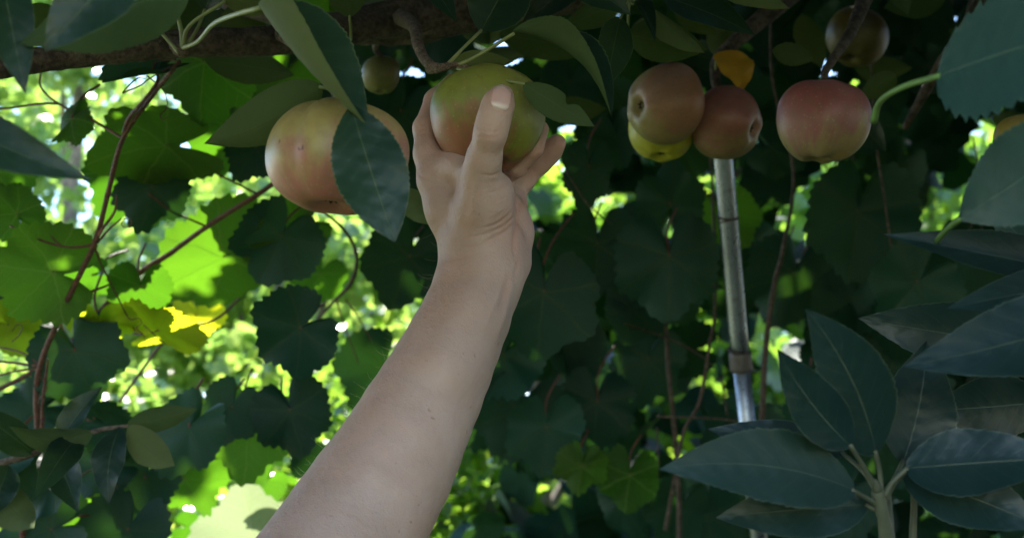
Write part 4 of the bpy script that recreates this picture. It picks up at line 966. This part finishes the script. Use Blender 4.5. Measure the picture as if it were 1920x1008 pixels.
VL = [   # joint x, y, depth, radius, tip angle, tilt(right, up), under, material, variant, aspect
 (195, 170, 1.30, 92, 190, (0, -1.1), 1, None, 0, .9), (62, 318, 1.21, 78, 172, (.25, -.15), 1, None, 1, 1), (178, 218, 1.35, 58, 255, (.2, -.1), 0, D_, 2, 1.0),
 (150, 200, 1.40, 70, 235, (-.3, -.4), 1, None, 3, 1), (238, 72, 1.25, 78, 265, (.1, -.3), 1, None, 4, 1), (178, 84, 1.07, 62, 215, (.1, 1.2), 0, D_, 5, .8), (84, 138, 1.16, 40, 230, (-.5, .3), 1, None, 6, .8),
 (330, 276, 1.42, 64, 245, (.1, -.3), 0, D_, 7, 1.1), (262, 300, 1.42, 110, 212, (.0, -.5), 1, None, 8, .72), (186, 386, 1.30, 62, 10, (-.1, -1.4), 1, Y_, 9, 1.15), (116, 378, 1.28, 50, 265, (0, -1.3), 1, Y_, 10, 1.2),
 (10, 380, 1.30, 56, 300, (0, -1.0), 1, Y_, 11, 1.2), (352, 384, 1.32, 64, 215, (.1, .1), 0, D_, 12, 1.05), (88, 410, 1.27, 70, 290, (.2, .2), 0, D_, 13, 1), (272, 476, 1.40, 48, 250, (0, .1), 0, D_, 14, 1),
 (340, 480, 1.38, 60, 285, (.1, .1), 0, D_, 15, 1.0), (222, 500, 1.30, 66, 245, (-.2, .3), 0, D_, 16, .9), (292, 496, 1.42, 70, 265, (.2, .1), 0, None, 17, 1), (296, 632, 1.75, 80, 95, (0, -.3), 0, PL, 18, 1.1), (350, 592, 1.85, 46, 60, (0, -.2), 0, PL, 19, 1.1),
 (215, 560, 1.5, 60, 300, (0, -.3), 1, None, 20, 1), (60, 560, 1.22, 60, 250, (-.3, .3), 0, D_, 21, .8), (30, 352, 1.35, 62, 200, (0, .3), 0, D_, 22, .8), (300, 172, 1.35, 46, 240, (.1, .3), 0, D_, 23, 1),
 (268, 150, 1.48, 66, 260, (.2, -.6), 1, None, 24, 1), (165, 335, 1.32, 52, 260, (.1, -.6), 1, None, 25, 1), (448, 430, 1.75, 66, 235, (.1, -.1), 1, D_, 26, 1),
 (108, 322, 1.36, 40, 200, (0, -.5), 1, None, 28, 1), (20, 250, 1.3, 46, 130, (0, -.2), 1, None, 29, 1), (345, 260, 1.5, 60, 210, (0, -.8), 1, None, 30, 1),
 (480, 300, 1.6, 70, 250, (.2, .2), 0, D_, 32, 1), (230, 370, 1.62, 40, 270, (0, -.8), 1, Y_, 33, 1), (110, 490, 1.34, 66, 170, (0, .6), 1, D_, 34, .6), (130, 500, 1.32, 50, 330, (.3, .5), 1, D_, 35, .6),
 (170, 560, 1.38, 56, 250, (.1, .3), 0, D_, 36, 1), (40, 480, 1.36, 66, 210, (0, .4), 0, D_, 37, .8), (8, 545, 1.22, 54, 235, (-.2, .4), 0, D_, 38, .7), (120, 548, 1.36, 60, 200, (0, .5), 0, D_, 39, .7),
 (375, 320, 1.7, 44, 250, (0, -.6), 1, None, 42, 1), (140, 20, 1.3, 60, 240, (0, -.6), 1, None, 43, 1),
 (410, 100, 1.5, 64, 260, (0, .1), 0, D_, 44, 1), (470, 130, 1.55, 60, 250, (0, 0), 0, D_, 45, 1), (330, 90, 1.45, 62, 240, (0, -.3), 1, None, 46, 1), (470, 190, 1.6, 60, 270, (0, .1), 0, D_, 47, 1),
 (60, 620, 1.3, 70, 200, (0, .3), 0, D_, 49, 1), (150, 620, 1.35, 70, 250, (0, .3), 0, D_, 50, 1), (360, 150, 1.55, 60, 220, (0, -.5), 1, None, 51, 1), (-5, 200, 1.35, 60, 240, (0, -.4), 1, None, 52, 1),
]
def stalk_to(px, py, d, dx, dy, dd=.04): return [(px + dx, py + dy, d + dd), (px + dx * .5 + dy * .12, py + dy * .5 - dx * .12, d + dd * .4)]
rv = random.Random(9)
for i, (px, py, d, r, a, tl, un, m, va, asp) in enumerate(VL):
    st_ = stalk_to(px, py, d, -math.cos(math.radians(a)) * rv.uniform(30, 60), math.sin(math.radians(a)) * rv.uniform(20, 60) - 10)
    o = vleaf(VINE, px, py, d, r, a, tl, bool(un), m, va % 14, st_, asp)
    if m is Y_ and i == 9: o['label'] = 'bright yellow leaf lit through by the sun'
    if m is PL and i == 18: o['label'] = 'pale cream coloured leaf in full sun beside the forearm'
rv = random.Random(21)
def scatter(parent, n, box, dd, rad, mats, under_p, seed, holes=(), hi=True, lean=(-.6, .5), keep=None):
    g = random.Random(seed); k = 0; tries = 0
    while k < n and tries < n * 30:
        tries += 1
        px, py = g.uniform(box[0], box[2]), g.uniform(box[1], box[3]); d = g.uniform(*dd); r = g.uniform(*rad) * FPX / d
        if any((px - hx) ** 2 + (py - hy) ** 2 < (hr + r * .92) ** 2 for hx, hy, hr in holes) and g.random() < .94: continue
        if keep and not keep(px, py, g): continue
        vleaf(parent, px, py, d, r, g.uniform(180, 360), (g.uniform(-.5, .5), g.uniform(*lean)), g.random() < under_p, g.choice(mats), g.randrange(14), None, g.uniform(.8, 1.15), hi=hi); k += 1
scatter(VINE, 12, (-80, 120, 470, 640), (1.5, 2.1), (.035, .06), [M_VINE_LEAF, M_VINE_LEAF, D_], .7, 31, [(190, 95, 25), (60, 190, 40), (430, 310, 60), (330, 345, 60), (250, 420, 60), (130, 440, 20), (420, 380, 50)], keep=lambda x, y, g: g.random() < (.3 if y < 420 else 1))
scatter(VINE, 4, (-80, 440, 400, 660), (1.4, 1.9), (.035, .06), [D_, D_, M_VINE_LEAF], .4, 32, [(290, 580, 45), (90, 550, 22), (110, 570, 25), (180, 455, 40), (230, 450, 40)])

# ------------------------------------------------------------------ dark vine thicket on the right
TA = P(760, 640, 1.9)
DARK = thing('shaded_vine', 'dark shaded vine filling the right half behind the apples and the pole', 'vine', (TA[0], TA[1], 0))
HOLES = [(968, 210, 11), (975, 222, 14), (1040, 258, 12), (985, 70, 9), (1090, 15, 14), (1155, 165, 12), (1140, 200, 12), (1120, 235, 10), (625, 228, 7), (815, 380, 8), (806, 435, 6), (914, 440, 9), (590, 50, 5), (952, 255, 18),
         (945, 270, 10), (815, 285, 8), (752, 460, 7), (655, 232, 6), (475, 75, 10), (800, 525, 6), (1105, 260, 10), (455, 130, 7), (372, 115, 6), (1170, 200, 6), (665, 165, 4), (1108, 578, 12), (820, 220, 7), (900, 395, 6), (545, 560, 18), (575, 500, 10), (640, 450, 6), (640, 575, 5), (700, 240, 4)]
RL = [(638, 342, 1.45, 82, 262, (-.05, .05), 0, 0, 1.05), (784, 300, 1.50, 80, 268, (.05, .12), 0, 1, 1.02), (786, 240, 1.6, 56, 85, (0, .1), 0, 2, 1.0), (690, 196, 1.55, 52, 262, (.2, .1), 0, 3, .8), (700, 285, 1.6, 66, 265, (0, .1), 0, 4, 1),
      (1005, 248, 1.6, 88, 262, (0, .1), 0, 5, 1), (682, 545, 1.6, 42, 262, (0, -.3), 1, 6, 1), (738, 556, 1.62, 50, 265, (0, -.3), 1, 7, 1), (610, 480, 1.7, 70, 250, (0, .1), 0, 8, 1), (700, 470, 1.75, 60, 265, (0, .1), 0, 9, 1),
      (640, 500, 1.65, 60, 265, (0, .0), 0, 10, 1), (960, 470, 1.65, 55, 250, (0, 0), 0, 11, 1), (1075, 330, 1.5, 70, 230, (0, .1), 0, 12, 1), (850, 250, 1.75, 50, 300, (0, 0), 1, 13, 1), (760, 420, 1.8, 60, 255, (0, 0), 0, 3, 1),
      (590, 415, 1.7, 66, 230, (0, .1), 0, 5, 1), (560, 470, 1.8, 60, 270, (0, 0), 0, 2, 1), (930, 320, 1.8, 70, 250, (0, 0), 0, 1, 1), (1010, 400, 1.75, 70, 270, (0, 0), 0, 4, 1), (660, 400, 1.85, 66, 250, (0, 0), 0, 6, 1)]
RL += [(1075, -4, 1.9, 62, 265, (0, .1), 0, 2, 1), (1030, 6, 1.95, 56, 262, (.1, .1), 0, 5, 1), (985, 2, 1.9, 52, 255, (0, 0), 0, 8, 1), (1120, 34, 1.85, 60, 260, (0, .1), 0, 11, 1), (940, 30, 1.9, 60, 265, (0, 0), 0, 3, 1), (1000, 66, 2.0, 40, 300, (0, 0), 0, 6, 1),
       (428, 52, 1.8, 50, 262, (0, 0), 0, 1, 1), (512, 52, 1.85, 46, 268, (0, 0), 0, 4, 1), (458, 18, 1.8, 50, 265, (0, 0), 0, 7, 1), (440, 100, 1.85, 40, 280, (0, 0), 0, 9, 1), (668, 96, 1.75, 46, 262, (0, .1), 0, 12, 1), (705, 150, 1.8, 40, 250, (0, 0), 0, 10, 1), (640, 120, 1.85, 44, 270, (0, 0), 0, 3, 1)]
for px, py, d, r, a, tl, un, va, asp in RL:
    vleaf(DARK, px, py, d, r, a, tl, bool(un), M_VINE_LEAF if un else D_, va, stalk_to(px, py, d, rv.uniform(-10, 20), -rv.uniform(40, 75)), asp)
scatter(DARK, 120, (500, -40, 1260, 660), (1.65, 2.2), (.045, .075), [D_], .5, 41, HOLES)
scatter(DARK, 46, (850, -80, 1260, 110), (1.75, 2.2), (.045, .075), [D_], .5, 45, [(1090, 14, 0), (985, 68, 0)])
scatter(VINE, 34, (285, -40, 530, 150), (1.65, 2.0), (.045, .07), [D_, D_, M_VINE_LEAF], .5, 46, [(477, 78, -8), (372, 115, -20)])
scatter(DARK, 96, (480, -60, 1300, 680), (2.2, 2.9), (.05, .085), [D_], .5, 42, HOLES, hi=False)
def thicket(n, seed, x, y, d):
    g = random.Random(seed); out = []
    while len(out) < n:
        px, py, dd = g.uniform(*x), g.uniform(*y), g.uniform(*d)
        if any((px - hx) ** 2 + (py - hy) ** 2 < (hr + .055 * FPX / dd) ** 2 for hx, hy, hr in HOLES) and g.random() < .95: continue
        out.append(P(px, py, dd))
    return np.array(out)
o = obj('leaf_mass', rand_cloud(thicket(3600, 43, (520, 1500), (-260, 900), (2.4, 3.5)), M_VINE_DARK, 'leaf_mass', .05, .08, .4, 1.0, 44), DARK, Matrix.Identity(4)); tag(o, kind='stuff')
def dcane(pts, r, mat=M_DRY, seed=0): cane(DARK, pts, r, mat, 'cane', 7, .1, seed)
dcane([(792, 900, 1.72), (796, 620, 1.7), (790, 500, 1.68), (783, 430, 1.68), (780, 370, 1.7), (770, 250, 1.75)], [.006, .005, .0045, .004, .004, .003], seed=31)
dcane([(780, 620, 1.62), (800, 510, 1.62), (820, 470, 1.62), (832, 400, 1.62), (838, 360, 1.63), (836, 240, 1.66), (830, 150, 1.7)], [.004, .0035, .0035, .003, .003, .0028, .0025], seed=32)
dcane([(888, 620, 1.62), (894, 470, 1.6), (898, 400, 1.6), (908, 330, 1.6), (918, 290, 1.6), (930, 200, 1.62), (905, 90, 1.6), (904, -20, 1.6)], [.006, .0055, .005, .0045, .004, .003, .0025, .002], seed=33)
dcane([(720, 375, 1.7), (780, 395, 1.7), (820, 415, 1.7), (836, 430, 1.7)], [.002, .0018, .0016, .001], seed=34)
dcane([(770, 487, 1.6), (840, 490, 1.6), (900, 498, 1.62)], [.0022, .002, .0018], seed=35)
dcane([(640, 340, 1.46), (634, 322, 1.46), (640, 300, 1.46), (652, 276, 1.48), (672, 250, 1.5)], [.002, .0022, .002, .002, .0018], M_CANE, seed=36)
dcane([(663, 198, 1.5), (672, 214, 1.5), (690, 240, 1.5), (716, 262, 1.5)], [.0016, .0015, .0015, .001], M_DRY, seed=37)
dcane([(652, 192, 1.5), (664, 212, 1.5), (676, 236, 1.52)], [.0012, .0012, .001], M_DRY, seed=38)
dcane([(1046, 300, 1.5), (1036, 230, 1.5), (1026, 160, 1.5), (1020, 60, 1.5)], [.002, .002, .002, .002], M_DRY, seed=39)
for i, (x0, y0, x1, y1) in enumerate(((940, 300, 980, 185), (965, 290, 1000, 180), (985, 260, 965, 190), (1130, 280, 1175, 170), (1150, 270, 1140, 160), (850, 560, 845, 440), (760, 600, 770, 500))):
    dcane([(x0, y0, 1.9), ((x0 + x1) / 2 + 6, (y0 + y1) / 2, 1.9), (x1, y1, 1.92)], .0022, M_DRY, 50 + i)
